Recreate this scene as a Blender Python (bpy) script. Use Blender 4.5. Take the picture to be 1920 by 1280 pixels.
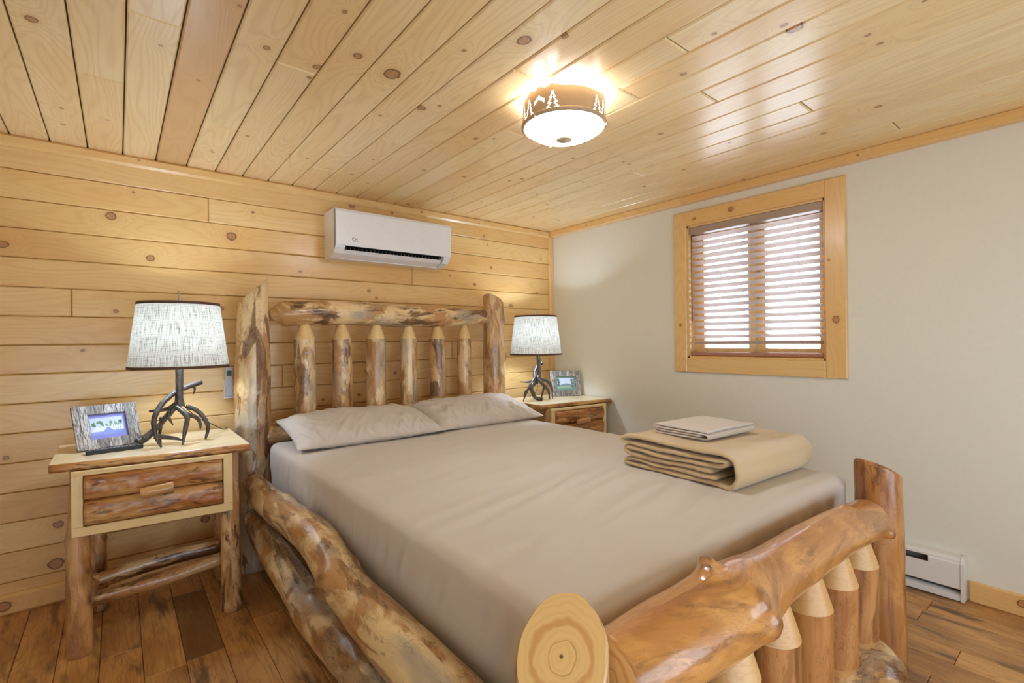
import bpy, bmesh, math, random
from mathutils import Vector, Matrix, noise

for o in list(bpy.data.objects): bpy.data.objects.remove(o)
SC = bpy.context.scene
COL = SC.collection
H = 2.1516          # ceiling height
PITCH = 0.133       # wall board pitch
rng = random.Random(7)

# ------------------------------------------------------------------ camera, world, lights
cam = bpy.data.cameras.new('camera'); camo = bpy.data.objects.new('camera', cam); COL.objects.link(camo)
cam.sensor_width = 36; cam.lens = 914.225/1920*36; cam.clip_start = 0.02
r_, u_, f_ = Vector((.777763, -.628458, -.011146)), Vector((.008616, -.007071, .999938)), Vector((.628498, .777811, .000084))
camo.matrix_world = Matrix(((r_.x, u_.x, -f_.x, -2.991), (r_.y, u_.y, -f_.y, -3.123), (r_.z, u_.z, -f_.z, 1.195), (0, 0, 0, 1)))
SC.camera = camo
SC.view_settings.view_transform = 'Standard'; SC.view_settings.look = 'None'
SC.view_settings.gamma = 1; SC.view_settings.use_curve_mapping = False
SC.view_settings.exposure = 0.66
SC.cycles.use_denoising = True
SC.cycles.max_bounces = 10; SC.cycles.diffuse_bounces = 6; SC.cycles.transparent_max_bounces = 12
SC.cycles.sample_clamp_indirect = 6
SC.cycles.caustics_reflective = False; SC.cycles.caustics_refractive = False
W = bpy.data.worlds.new('world'); SC.world = W; W.use_nodes = True
bg = W.node_tree.nodes['Background']; bg.inputs[0].default_value = (.80, .88, 1, 1); bg.inputs[1].default_value = 5.5
SHADE_W = 14      # bulb in each table lamp
CEIL_W = 34       # bulbs in the ceiling fixture
BOWL_E = 26.0      # glowing glass of the ceiling fixture

def lamp_light(name, loc, power, col, rad, parent=None, kind='POINT'):
    l = bpy.data.lights.new(name, kind); l.energy = power; l.color = col
    if kind == 'POINT': l.shadow_soft_size = rad
    o = bpy.data.objects.new(name, l); COL.objects.link(o); o.location = loc
    if parent: o.parent = parent; o.matrix_parent_inverse = parent.matrix_world.inverted()
    return o

# fill light added behind the camera to brighten the room; no opening there
al = bpy.data.lights.new('added_fill', 'AREA'); al.shape = 'RECTANGLE'; al.size = 3.2; al.size_y = 1.9; al.energy = 56; al.color = (.68, .84, 1)
alo = bpy.data.objects.new('added_fill', al); COL.objects.link(alo); alo.location = (-2.2, -4.36, 1.1); alo.rotation_euler = (math.radians(112), 0, 0)
# ------------------------------------------------------------------ node helpers
def srgb(r, g, b):
    f = lambda c: (c/255/12.92) if c/255 <= .04045 else ((c/255+.055)/1.055)**2.4
    return (f(r), f(g), f(b), 1)

class NT:
    def __init__(s, name):
        s.m = bpy.data.materials.new(name); s.m.use_nodes = True; s.t = s.m.node_tree; s.t.nodes.clear()
        s.out = s.n('ShaderNodeOutputMaterial')
        s.b = s.n('ShaderNodeBsdfPrincipled'); s.t.links.new(s.b.outputs[0], s.out.inputs[0])
    def n(s, t, **k):
        x = s.t.nodes.new(t)
        for a, v in k.items(): setattr(x, a, v)
        return x
    def set(s, sock, v):
        if isinstance(v, bpy.types.NodeSocket): s.t.links.new(v, sock)
        elif v is not None: sock.default_value = v
    def math(s, op, a, b=None, c=None, clamp=False):
        x = s.n('ShaderNodeMath', operation=op, use_clamp=clamp)
        for i, v in enumerate((a, b, c)): s.set(x.inputs[i], v)
        return x.outputs[0]
    def sep(s, v):
        x = s.n('ShaderNodeSeparateXYZ'); s.set(x.inputs[0], v); return x.outputs
    def comb(s, a, b, c):
        x = s.n('ShaderNodeCombineXYZ')
        for i, v in enumerate((a, b, c)): s.set(x.inputs[i], v)
        return x.outputs[0]
    def noise(s, v, scale=1, detail=3, rough=.5, dist=0):
        x = s.n('ShaderNodeTexNoise'); s.set(x.inputs['Vector'], v); x.inputs['Scale'].default_value = scale
        x.inputs['Detail'].default_value = detail; x.inputs['Roughness'].default_value = rough; x.inputs['Distortion'].default_value = dist
        return x.outputs[0]
    def ramp(s, f, lo, hi):      # clamped linear remap to 0..1
        x = s.n('ShaderNodeMapRange', interpolation_type='SMOOTHSTEP'); s.set(x.inputs[0], f)
        x.inputs[1].default_value = lo; x.inputs[2].default_value = hi; return x.outputs[0]
    def mix(s, f, a, b, mode='MIX'):
        x = s.n('ShaderNodeMix', data_type='RGBA', blend_type=mode); s.set(x.inputs[0], f); s.set(x.inputs[6], a); s.set(x.inputs[7], b)
        return x.outputs[2]
    def bump(s, h, strength=.3, dist=.002):
        x = s.n('ShaderNodeBump'); x.inputs['Strength'].default_value = strength; x.inputs['Distance'].default_value = dist
        s.set(x.inputs['Height'], h); s.t.links.new(x.outputs[0], s.b.inputs['Normal'])
    def base(s, c, rough=.5, coat=0, coat_r=.1, spec=.5, metal=0):
        s.set(s.b.inputs['Base Color'], c); s.set(s.b.inputs['Roughness'], rough)
        s.b.inputs['Coat Weight'].default_value = coat; s.b.inputs['Coat Roughness'].default_value = coat_r
        s.b.inputs['Specular IOR Level'].default_value = spec; s.b.inputs['Metallic'].default_value = metal
        return s.m
    def attr(s, name, kind='OBJECT'):
        return s.n('ShaderNodeAttribute', attribute_type=kind, attribute_name=name).outputs

def plain(name, c, rough=.5, metal=0, coat=0, bump=0, spec=.5):
    t = NT(name)
    co = t.n('ShaderNodeTexCoord').outputs['Object']
    v = t.noise(co, 40, 3)
    c2 = tuple(x*.9 for x in c[:3])+(1,)
    t.base(t.mix(t.math('MULTIPLY', v, .6), c, c2), rough, coat, .1, spec, metal)
    if bump: t.bump(t.noise(co, 300, 2), bump, .001)
    return t.m

def board_mat(name, light, gold, dark, knot, rough=.4, coat=.25, grain=.4, nk=3, blot=.45, rnd_amt=1.0):
    t = NT(name)
    co = t.sep(t.n('ShaderNodeTexCoord').outputs['Object'])
    x, y = co[0], co[1]
    rnd = t.n('ShaderNodeObjectInfo').outputs['Random']
    off = t.math('MULTIPLY', rnd, 57.0)
    P1 = t.comb(t.math('MULTIPLY_ADD', x, .9, off), t.math('MULTIPLY_ADD', y, 6.5, off), off)
    field = t.math('MULTIPLY', t.noise(P1, 1, 1.5, .4), 1.3)
    kmask = None; kdark = None; near = None
    for i in range(nk):
        k = t.sep(t.attr('k%d' % i)[1])
        dx = t.math('SUBTRACT', x, k[0]); dy = t.math('SUBTRACT', y, k[1])
        d = t.math('SQRT', t.math('ADD', t.math('MULTIPLY', t.math('MULTIPLY', dx, dx), .75), t.math('MULTIPLY', dy, dy)))
        wob = t.math('MULTIPLY_ADD', t.noise(t.comb(x, y, off), 60, 2), .5, .75)
        d = t.math('MULTIPLY', d, wob)
        rr = t.math('MAXIMUM', k[2], .0001)
        q = t.math('DIVIDE', d, rr)                       # 1 at the knot edge (radius = k.z/2 below)
        m = t.ramp(q, .56, .46)
        e = t.math('MULTIPLY', t.ramp(q, .38, .48), t.ramp(q, .62, .50))
        ex = t.math('EXPONENT', t.math('MULTIPLY', q, -.85))
        field = t.math('ADD', field, t.math('MULTIPLY', ex, .55))
        kmask = m if kmask is None else t.math('MAXIMUM', kmask, m)
        kdark = e if kdark is None else t.math('MAXIMUM', kdark, e)
        near = ex if near is None else t.math('MAXIMUM', near, ex)
    s1 = t.math('MULTIPLY_ADD', t.math('SINE', t.math('MULTIPLY', field, 95.0)), .5, .5)
    s1 = t.math('POWER', s1, 3.0)
    fine = t.noise(t.comb(t.math('MULTIPLY', x, 2.5), t.math('MULTIPLY_ADD', y, 130, off), off), 1, 3, .6)
    blo = t.ramp(t.noise(t.comb(t.math('MULTIPLY_ADD', x, 1.4, off), t.math('MULTIPLY', y, 6), off), 1, 3, .55), .42, .72)
    c = t.mix(t.math('MULTIPLY', t.math('FRACT', t.math('MULTIPLY', rnd, 7.31)), .5*rnd_amt), light, gold)
    c = t.mix(t.math('MULTIPLY', blo, blot), c, gold)
    c = t.mix(t.attr('tint')[2], c, dark)
    c = t.mix(t.math('MULTIPLY', s1, grain), c, dark)
    c = t.mix(t.math('MULTIPLY', t.ramp(fine, .45, .75), grain*.6), c, dark)
    c = t.mix(t.math('MULTIPLY', t.ramp(near, .25, .75), .30), c, dark)
    kc = t.mix(t.ramp(t.noise(t.comb(x, y, off), 220, 2), .35, .65), knot, dark)
    c = t.mix(t.math('MULTIPLY', kmask, .85), c, kc)
    c = t.mix(t.math('MULTIPLY', kdark, .8), c, srgb(70, 45, 32))
    t.base(c, rough, coat, .2)
    t.bump(t.math('ADD', t.math('MULTIPLY', fine, .6), s1), .08, .001)
    return t.m

M = {}
M['ceil'] = board_mat('pine ceiling', srgb(243, 221, 174), srgb(231, 193, 130), srgb(194, 142, 88), srgb(150, 98, 72), .36, .35, .20)
M['wall'] = board_mat('pine wall', srgb(238, 207, 148), srgb(222, 168, 92), srgb(194, 136, 72), srgb(150, 95, 66), .34, .4, .2)
M['trim'] = board_mat('pine trim', srgb(232, 196, 136), srgb(226, 176, 106), srgb(205, 146, 84), srgb(150, 90, 60), .35, .35, .22)
M['floor_base'] = plain('floor groove', srgb(52, 30, 16), .7)
M['gap'] = plain('board groove', srgb(92, 54, 24), .7)
M['white_wall'] = plain('painted wall', srgb(228, 224, 210), .85, bump=.05)
M['white'] = plain('white plastic', srgb(236, 236, 240), .28, coat=.2)
M['white_metal'] = plain('white enamel', srgb(232, 228, 224), .35)
M['grey_gap'] = plain('grey seam', srgb(160, 158, 154), .6)
M['black'] = plain('black plastic', srgb(20, 20, 22), .4)
M['dark_inside'] = plain('dark interior', srgb(140, 130, 120), .6)
M['bronze'] = plain('antique bronze', srgb(188, 162, 130), .5, .15)
M['brown_tape'] = plain('brown ribbon', srgb(92, 60, 46), .7)
M['brown_wand'] = plain('mahogany', srgb(120, 62, 42), .3)
M['slat'] = plain('blind slat', srgb(232, 220, 216), .35, coat=.3)
M['valance'] = plain('blind headrail', srgb(170, 148, 132), .45)
M['brown_rail'] = plain('blind bottom rail', srgb(172, 122, 104), .35)
M['cord'] = plain('blind cord', srgb(225, 222, 220), .7)
M['white_cloth'] = plain('white ticking', srgb(215, 218, 226), .8, bump=.1)
M['nickel'] = plain('brushed nickel', srgb(190, 192, 198), .25, 1)

def floor_mat():
    t = NT('barnwood floor')
    co = t.sep(t.n('ShaderNodeTexCoord').outputs['Object']); x, y = co[0], co[1]
    rnd = t.n('ShaderNodeObjectInfo').outputs['Random']; off = t.math('MULTIPLY', rnd, 61.0)
    P1 = t.comb(t.math('MULTIPLY_ADD', x, 1.6, off), t.math('MULTIPLY_ADD', y, 9, off), off)
    field = t.noise(P1, 1, 2.5, .5, .6)
    s1 = t.math('POWER', t.math('MULTIPLY_ADD', t.math('SINE', t.math('MULTIPLY', field, 80)), .5, .5), 5)
    fine = t.noise(t.comb(t.math('MULTIPLY', x, 5), t.math('MULTIPLY_ADD', y, 170, off), off), 1, 3, .65)
    big = t.noise(t.comb(t.math('MULTIPLY_ADD', x, 2.4, off), t.math('MULTIPLY', y, 5), off), 1, 3, .6)
    smoke = t.noise(t.comb(t.math('MULTIPLY_ADD', x, 3.0, off), t.math('MULTIPLY_ADD', y, 12, off), t.math('ADD', off, 9)), 1, 4, .6, .3)
    c = t.mix(t.math('FRACT', t.math('MULTIPLY', rnd, 5.7)), srgb(226, 174, 108), srgb(206, 150, 88))
    c = t.mix(t.ramp(big, .38, .66), c, srgb(184, 130, 74))
    c = t.mix(t.math('MULTIPLY', s1, .26), c, srgb(110, 66, 34))
    c = t.mix(t.math('MULTIPLY', t.ramp(fine, .48, .75), .45), c, srgb(100, 60, 30))
    c = t.mix(t.math('MULTIPLY', t.ramp(smoke, .52, .68), .8), c, srgb(78, 58, 42))
    c = t.mix(t.attr('tint')[2], c, srgb(84, 60, 38))
    t.base(c, t.math('MULTIPLY_ADD', fine, .2, .24), .15, .2)
    t.bump(t.math('ADD', fine, t.math('MULTIPLY', s1, -.5)), .25, .0015)
    return t.m
M['floor'] = floor_mat()

def log_mat():
    t = NT('peeled log')
    uv = t.sep(t.n('ShaderNodeUVMap', uv_map='UVMap').outputs[0]); u, v = uv[0], uv[1]
    rnd = t.n('ShaderNodeObjectInfo').outputs['Random']; off = t.math('MULTIPLY', rnd, 43.0)
    tone = t.attr('tone')[2]; age = t.attr('age')[2]
    P = lambda a, b, c=0: t.comb(t.math('MULTIPLY_ADD', u, a, off), t.math('MULTIPLY_ADD', v, b, off), t.math('ADD', off, c))
    fine = t.noise(P(7, 120), 1, 3, .6)
    patch = t.noise(P(4.2, 9, 3), 1, 4, .62, .5)
    patch2 = t.noise(P(3.0, 11, 11), 1, 4, .6, .8)
    grey = t.noise(P(2.2, 7, 23), 1, 3, .55)
    speck = t.noise(P(22, 60, 5), 1, 3, .7, 1.2)
    light = t.mix(tone, srgb(228, 202, 156), srgb(206, 146, 80))
    brown = t.mix(tone, srgb(182, 134, 82), srgb(162, 98, 44))
    c = t.mix(t.math('MULTIPLY', t.ramp(patch, .44, .57), t.math('MULTIPLY_ADD', tone, -.45, 1.0)), light, brown)
    c = t.mix(t.math('MULTIPLY', t.ramp(grey, .50, .66), t.math('SUBTRACT', 1.0, tone)), c, srgb(160, 148, 132))
    dk = t.math('MULTIPLY', t.ramp(patch2, .52, .58), age)
    c = t.mix(t.math('MULTIPLY', dk, .9), c, srgb(106, 70, 40))
    sp = t.math('MULTIPLY', t.ramp(speck, .54, .62), t.math('MULTIPLY', t.ramp(patch2, .44, .6), age))
    c = t.mix(t.math('MULTIPLY', sp, .85), c, srgb(58, 34, 20))
    worm = t.math('ABSOLUTE', t.math('SUBTRACT', t.noise(P(13, 26, 31), 1, 1.5, .5, 1.6), .5))
    wm = t.math('MULTIPLY', t.ramp(worm, .022, .006), t.math('MULTIPLY', t.ramp(t.noise(P(5, 8, 41), 1, 2), .50, .60), age))
    c = t.mix(t.math('MULTIPLY', wm, .5), c, srgb(80, 48, 28))
    c = t.mix(t.math('MULTIPLY', t.ramp(fine, .45, .75), .22), c, brown)
    strk = t.noise(P(1.6, 26, 51), 1, 3, .6)
    c = t.mix(t.math('MULTIPLY', t.attr('deep')[2], t.math('MULTIPLY_ADD', t.ramp(strk, .38, .62), .5, .5)), c, srgb(150, 88, 40))
    c = t.mix(t.math('MULTIPLY', t.attr('deep')[2], t.ramp(strk, .52, .66)), c, srgb(88, 50, 24))
    ck = t.attr('knotty', 'GEOMETRY')[2]
    c = t.mix(t.math('MULTIPLY', ck, .8), c, srgb(92, 50, 26))
    t.base(c, t.math('MULTIPLY_ADD', fine, .15, .22), .45, .12)
    t.bump(t.math('SUBTRACT', t.math('ADD', t.math('MULTIPLY', fine, .3), patch), t.math('MULTIPLY', t.math('ADD', wm, sp), .5)), .35, .004)
    return t.m
M['log'] = log_mat()

def end_mat():
    t = NT('cut log end')
    uv = t.sep(t.n('ShaderNodeUVMap', uv_map='UVMap').outputs[0])
    rnd = t.n('ShaderNodeObjectInfo').outputs['Random']
    nz = t.noise(t.comb(uv[0], uv[1], t.math('MULTIPLY', rnd, 20)), 18, 2)
    d = t.math('SQRT', t.math('ADD', t.math('MULTIPLY', uv[0], uv[0]), t.math('MULTIPLY', uv[1], uv[1])))
    d2 = t.math('MULTIPLY_ADD', nz, .040, t.math('SUBTRACT', d, .009))
    s = t.math('POWER', t.math('MULTIPLY_ADD', t.math('SINE', t.math('MULTIPLY', d2, 520)), .5, .5), 3)
    heart = t.math('MULTIPLY', t.ramp(d2, .055, .060), t.ramp(d2, .072, .064))
    ring = t.math('MULTIPLY', t.ramp(d2, .0335, .0345), t.ramp(d2, .037, .036))
    c = t.mix(t.math('MULTIPLY', s, .16), srgb(232, 190, 126), srgb(196, 142, 82))
    c = t.mix(t.math('MULTIPLY', heart, .6), c, srgb(198, 134, 70))
    c = t.mix(t.math('MULTIPLY', ring, .6), c, srgb(184, 128, 70))
    c = t.mix(t.ramp(d, .004, .002), c, srgb(110, 70, 36))
    t.base(c, .35, .3, .15)
    return t.m
M['end'] = end_mat()

def cone_mat():
    t = NT('turned log taper')
    uv = t.sep(t.n('ShaderNodeUVMap', uv_map='UVMap').outputs[0])
    rnd = t.n('ShaderNodeObjectInfo').outputs['Random']; off = t.math('MULTIPLY', rnd, 43.0)
    tone = t.attr('tone')[2]
    n1 = t.noise(t.comb(t.math('MULTIPLY', uv[0], 30), t.math('MULTIPLY_ADD', uv[1], 9, off), off), 1, 2)
    s = t.math('POWER', t.math('MULTIPLY_ADD', t.math('SINE', t.math('MULTIPLY', n1, 60)), .5, .5), 3)
    c = t.mix(tone, srgb(228, 196, 142), srgb(206, 156, 92))
    c = t.mix(t.math('MULTIPLY', s, .22), c, srgb(170, 116, 62))
    t.base(c, .45, .2, .2)
    return t.m
M['cone'] = cone_mat()

def cloth_mat(name, c1, c2, rough=.8, scale=900, b=.15, sheen=.3, wr=None):
    t = NT(name)
    co = t.n('ShaderNodeTexCoord').outputs['Object']
    n1 = t.noise(co, scale, 2); n2 = t.noise(co, 3, 3)
    t.base(t.mix(n2, c1, c2), rough, 0, .1, .3)
    t.b.inputs['Sheen Weight'].default_value = sheen
    t.bump(n1, b, .001)
    return t.m
M['sheet'] = cloth_mat('taupe cotton', srgb(206, 194, 184), srgb(199, 187, 177), .62, 1500, .05)
M['fleece'] = cloth_mat('tan fleece', srgb(206, 178, 138), srgb(192, 164, 122), .95, 260, .9, .5)

def shade_mat():
    t = NT('linen shade')
    uv = t.sep(t.n('ShaderNodeUVMap', uv_map='UVMap').outputs[0]); u, v = uv[0], uv[1]
    a = t.noise(t.comb(t.math('MULTIPLY', u, 420), t.math('MULTIPLY', v, 14), 0), 1, 3, .7)
    b = t.noise(t.comb(t.math('MULTIPLY', u, 12), t.math('MULTIPLY', v, 420), 4), 1, 3, .7)
    w = t.math('ADD', t.math('MULTIPLY', a, .62), t.math('MULTIPLY', b, .38))
    c = t.mix(t.ramp(w, .46, .62), srgb(214, 210, 198), srgb(112, 100, 84))
    t.base(c, .8, 0, .1, .2)
    tr = t.n('ShaderNodeBsdfTranslucent'); t.set(tr.inputs[0], c)
    mx = t.n('ShaderNodeMixShader'); mx.inputs[0].default_value = .15
    t.t.links.new(t.b.outputs[0], mx.inputs[1]); t.t.links.new(tr.outputs[0], mx.inputs[2]); t.t.links.new(mx.outputs[0], t.out.inputs[0])
    t.bump(w, .3, .001)
    return t.m
M['shade'] = shade_mat()

def antler_mat():
    t = NT('cast antler')
    co = t.n('ShaderNodeTexCoord').outputs['Object']
    n1 = t.noise(co, 25, 3); n2 = t.noise(co, 160, 3, .7)
    c = t.mix(t.ramp(n1, .35, .65), srgb(84, 74, 68), srgb(50, 42, 38))
    c = t.mix(t.math('MULTIPLY', t.ramp(n2, .6, .7), .5), c, srgb(150, 142, 134))
    t.base(c, .34, .2, .2); t.bump(n2, .3, .001)
    return t.m
M['antler'] = antler_mat()

def slab_mat(name, edge=False):
    t = NT(name)
    co = t.sep(t.n('ShaderNodeTexCoord').outputs['Object']); x, y, z = co
    rnd = t.n('ShaderNodeObjectInfo').outputs['Random']; off = t.math('MULTIPLY', rnd, 30)
    n1 = t.noise(t.comb(t.math('MULTIPLY_ADD', x, 2.5, off), t.math('MULTIPLY', y, 18), t.math('MULTIPLY', z, 18)), 1, 3, .6)
    n2 = t.noise(t.comb(t.math('MULTIPLY_ADD', x, 9, off), t.math('MULTIPLY', y, 40), t.math('MULTIPLY', z, 40)), 1, 4, .65, .8)
    if edge:
        c = t.mix(t.ramp(n1, .38, .6), srgb(206, 158, 100), srgb(170, 108, 54))
        c = t.mix(t.math('MULTIPLY', t.ramp(n2, .52, .64), .8), c, srgb(98, 58, 30))
        t.bump(t.math('ADD', n1, n2), .7, .006)
    else:
        c = t.mix(t.math('MULTIPLY', t.ramp(n1, .4, .7), .5), srgb(240, 222, 184), srgb(222, 190, 140))
        t.bump(n2, .05, .001)
    t.base(c, .35, .3, .15)
    return t.m
M['slab'] = slab_mat('slab top'); M['bark_edge'] = slab_mat('live edge', True)

# ------------------------------------------------------------------ object helpers
def link(name, me, parent=None, mats=(), loc=None, mat=None):
    o = bpy.data.objects.new(name, me); COL.objects.link(o)
    for m in mats:
        if m.name not in [x.name for x in me.materials if x]: me.materials.append(m)
    if mat is not None: o.matrix_world = mat
    if loc is not None: o.location = loc
    if parent is not None:
        bpy_parent(o, parent)
    return o
def bpy_parent(o, p):
    # parents without moving: everything here is built at known matrices
    pm = WM(p); wm = WM(o)
    o.parent = p; o.matrix_parent_inverse = Matrix.Identity(4)
    o.matrix_basis = pm.inverted() @ wm
def WM(o):
    m = o.matrix_basis.copy()
    return (WM(o.parent) @ m) if o.parent else m
def tag(o, label=None, cat=None, group=None, kind=None):
    if label: o['label'] = label
    if cat: o['category'] = cat
    if group: o['group'] = group
    if kind: o['kind'] = kind
    return o
def thing(name, label, cat, loc=(0, 0, 0), group=None, rz=0):
    o = bpy.data.objects.new(name, None); COL.objects.link(o); o.empty_display_size = .05
    o.matrix_basis = Matrix.Translation(loc) @ Matrix.Rotation(rz, 4, 'Z')
    return tag(o, label, cat, group)
def mesh_py(name, v, f, smooth=False, mi=None):
    me = bpy.data.meshes.new(name); me.from_pydata([tuple(a) for a in v], [], f)
    if smooth: me.polygons.foreach_set('use_smooth', [True]*len(f))
    if mi: me.polygons.foreach_set('material_index', mi)
    me.update(); return me
def frame_of(long, width, loc):
    l = Vector(long).normalized(); w = Vector(width).normalized(); n = l.cross(w)
    return Matrix(((l.x, w.x, n.x, loc[0]), (l.y, w.y, n.y, loc[1]), (l.z, w.z, n.z, loc[2]), (0, 0, 0, 1)))
def plank(name, L, Wd, T, mat, parent, m, ch=.004, knots=(), tint=0, base=None):
    """plank with its back face on the frame's plane, chamfered on the face's four edges"""
    a, b = L/2, Wd/2; c = ch; T1 = T-c
    v = [(-a, -b, 0), (a, -b, 0), (a, b, 0), (-a, b, 0), (-a, -b, T1), (a, -b, T1), (a, b, T1), (-a, b, T1),
         (-a+c, -b+c, T), (a-c, -b+c, T), (a-c, b-c, T), (-a+c, b-c, T)]
    f = [(3, 2, 1, 0), (0, 1, 5, 4), (1, 2, 6, 5), (2, 3, 7, 6), (3, 0, 4, 7), (4, 5, 9, 8), (5, 6, 10, 9), (6, 7, 11, 10), (7, 4, 8, 11), (8, 9, 10, 11)]
    me = mesh_py(name, v, f); me.materials.append(mat)
    o = link(name, me, parent, mat=m)
    for i, k in enumerate(knots[:3]): o['k%d' % i] = [float(k[0]), float(k[1]), float(k[2])]
    for i in range(len(knots[:3]), 3): o['k%d' % i] = [99.0, 99.0, .001]
    o['tint'] = float(tint)
    return o
def box_bm(bm, lo, hi, bev=0):
    r = bmesh.ops.create_cube(bm, size=1)
    for v in r['verts']:
        v.co = Vector([lo[i]+(v.co[i]+.5)*(hi[i]-lo[i]) for i in range(3)])
    if bev:
        es = {e for v in r['verts'] for e in v.link_edges}
        bmesh.ops.bevel(bm, geom=list(es), offset=bev, segments=2, affect='EDGES', profile=.7)
def box(name, lo, hi, mat, parent=None, bev=0, m=None):
    c = [(lo[i]+hi[i])/2 for i in range(3)]
    bm = bmesh.new(); box_bm(bm, [lo[i]-c[i] for i in range(3)], [hi[i]-c[i] for i in range(3)], bev)
    me = bpy.data.meshes.new(name); bm.to_mesh(me); bm.free(); me.materials.append(mat)
    mm = Matrix.Translation(c)
    if m is not None: mm = m @ mm
    return link(name, me, parent, mat=mm)
def prism(name, prof, x0, x1, mat, parent=None, smooth=False):
    """profile of (y, z) points extruded along x"""
    n = len(prof); v = [(x0, y, z) for y, z in prof]+[(x1, y, z) for y, z in prof]
    f = [tuple(range(n))[::-1], tuple(range(n, 2*n))]+[(i, (i+1) % n, n+(i+1) % n, n+i) for i in range(n)]
    me = mesh_py(name, v, f); me.materials.append(mat)
    bm = bmesh.new(); bm.from_mesh(me); bmesh.ops.recalc_face_normals(bm, faces=bm.faces); bm.to_mesh(me); bm.free()
    return link(name, me, parent)
def catmull(pts, n):
    P = [Vector(p) for p in pts]; P = [P[0]*2-P[1]]+P+[P[-1]*2-P[-2]]
    out = []
    for i in range(1, len(P)-2):
        for k in range(n):
            t = k/n; a, b, c, d = P[i-1:i+3]
            out.append(.5*((2*b)+(c-a)*t+(2*a-5*b+4*c-d)*t*t+(3*b-a-3*c+d)*t**3))
    out.append(P[-2]); return out
def sweep(name, pts, radii, mat, parent, n=12, sub=6, closed_ends=True, rough=0, seed=0, loc=None):
    """smooth tube through pts; radii is one value per pt"""
    d = len(pts[0])
    P = catmull([tuple(p)+(r,) for p, r in zip(pts, radii)] if False else pts, sub)
    R = []
    for i in range(len(pts)-1):
        for k in range(sub): R.append(radii[i]+(radii[i+1]-radii[i])*k/sub)
    R.append(radii[-1])
    v = []; f = []; up = Vector((.13, .21, .97))
    org = Vector(pts[0]) if loc is None else Vector(loc)
    N = len(P); prev = None
    for i, p in enumerate(P):
        tg = (P[min(i+1, N-1)]-P[max(i-1, 0)]).normalized()
        a = tg.cross(up if prev is None else prev)
        if prev is None: a = tg.cross(up).normalized(); b = a.cross(tg)
        else:
            b = (prev - tg*prev.dot(tg)).normalized(); a = tg.cross(b)
        prev = b
        for k in range(n):
            an = 2*math.pi*k/n
            dirv = a*math.cos(an)+b*math.sin(an)
            rr = R[i]*(1+rough*noise.noise((p+dirv*R[i])*60+Vector((seed, 0, 0))))
            v.append(p+dirv*rr-org)
    for i in range(N-1):
        for k in range(n):
            k2 = (k+1) % n; f.append((i*n+k, i*n+k2, (i+1)*n+k2, (i+1)*n+k))
    v.append(P[0]-org); v.append(P[-1]-org)
    for k in range(n):
        f.append((len(v)-2, (k+1) % n, k)); f.append((len(v)-1, (N-1)*n+k, (N-1)*n+(k+1) % n))
    me = mesh_py(name, v, f, True); me.materials.append(mat)
    bm = bmesh.new(); bm.from_mesh(me); bmesh.ops.recalc_face_normals(bm, faces=bm.faces); bm.to_mesh(me); bm.free()
    return link(name, me, parent, mat=Matrix.Translation(org))

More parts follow.
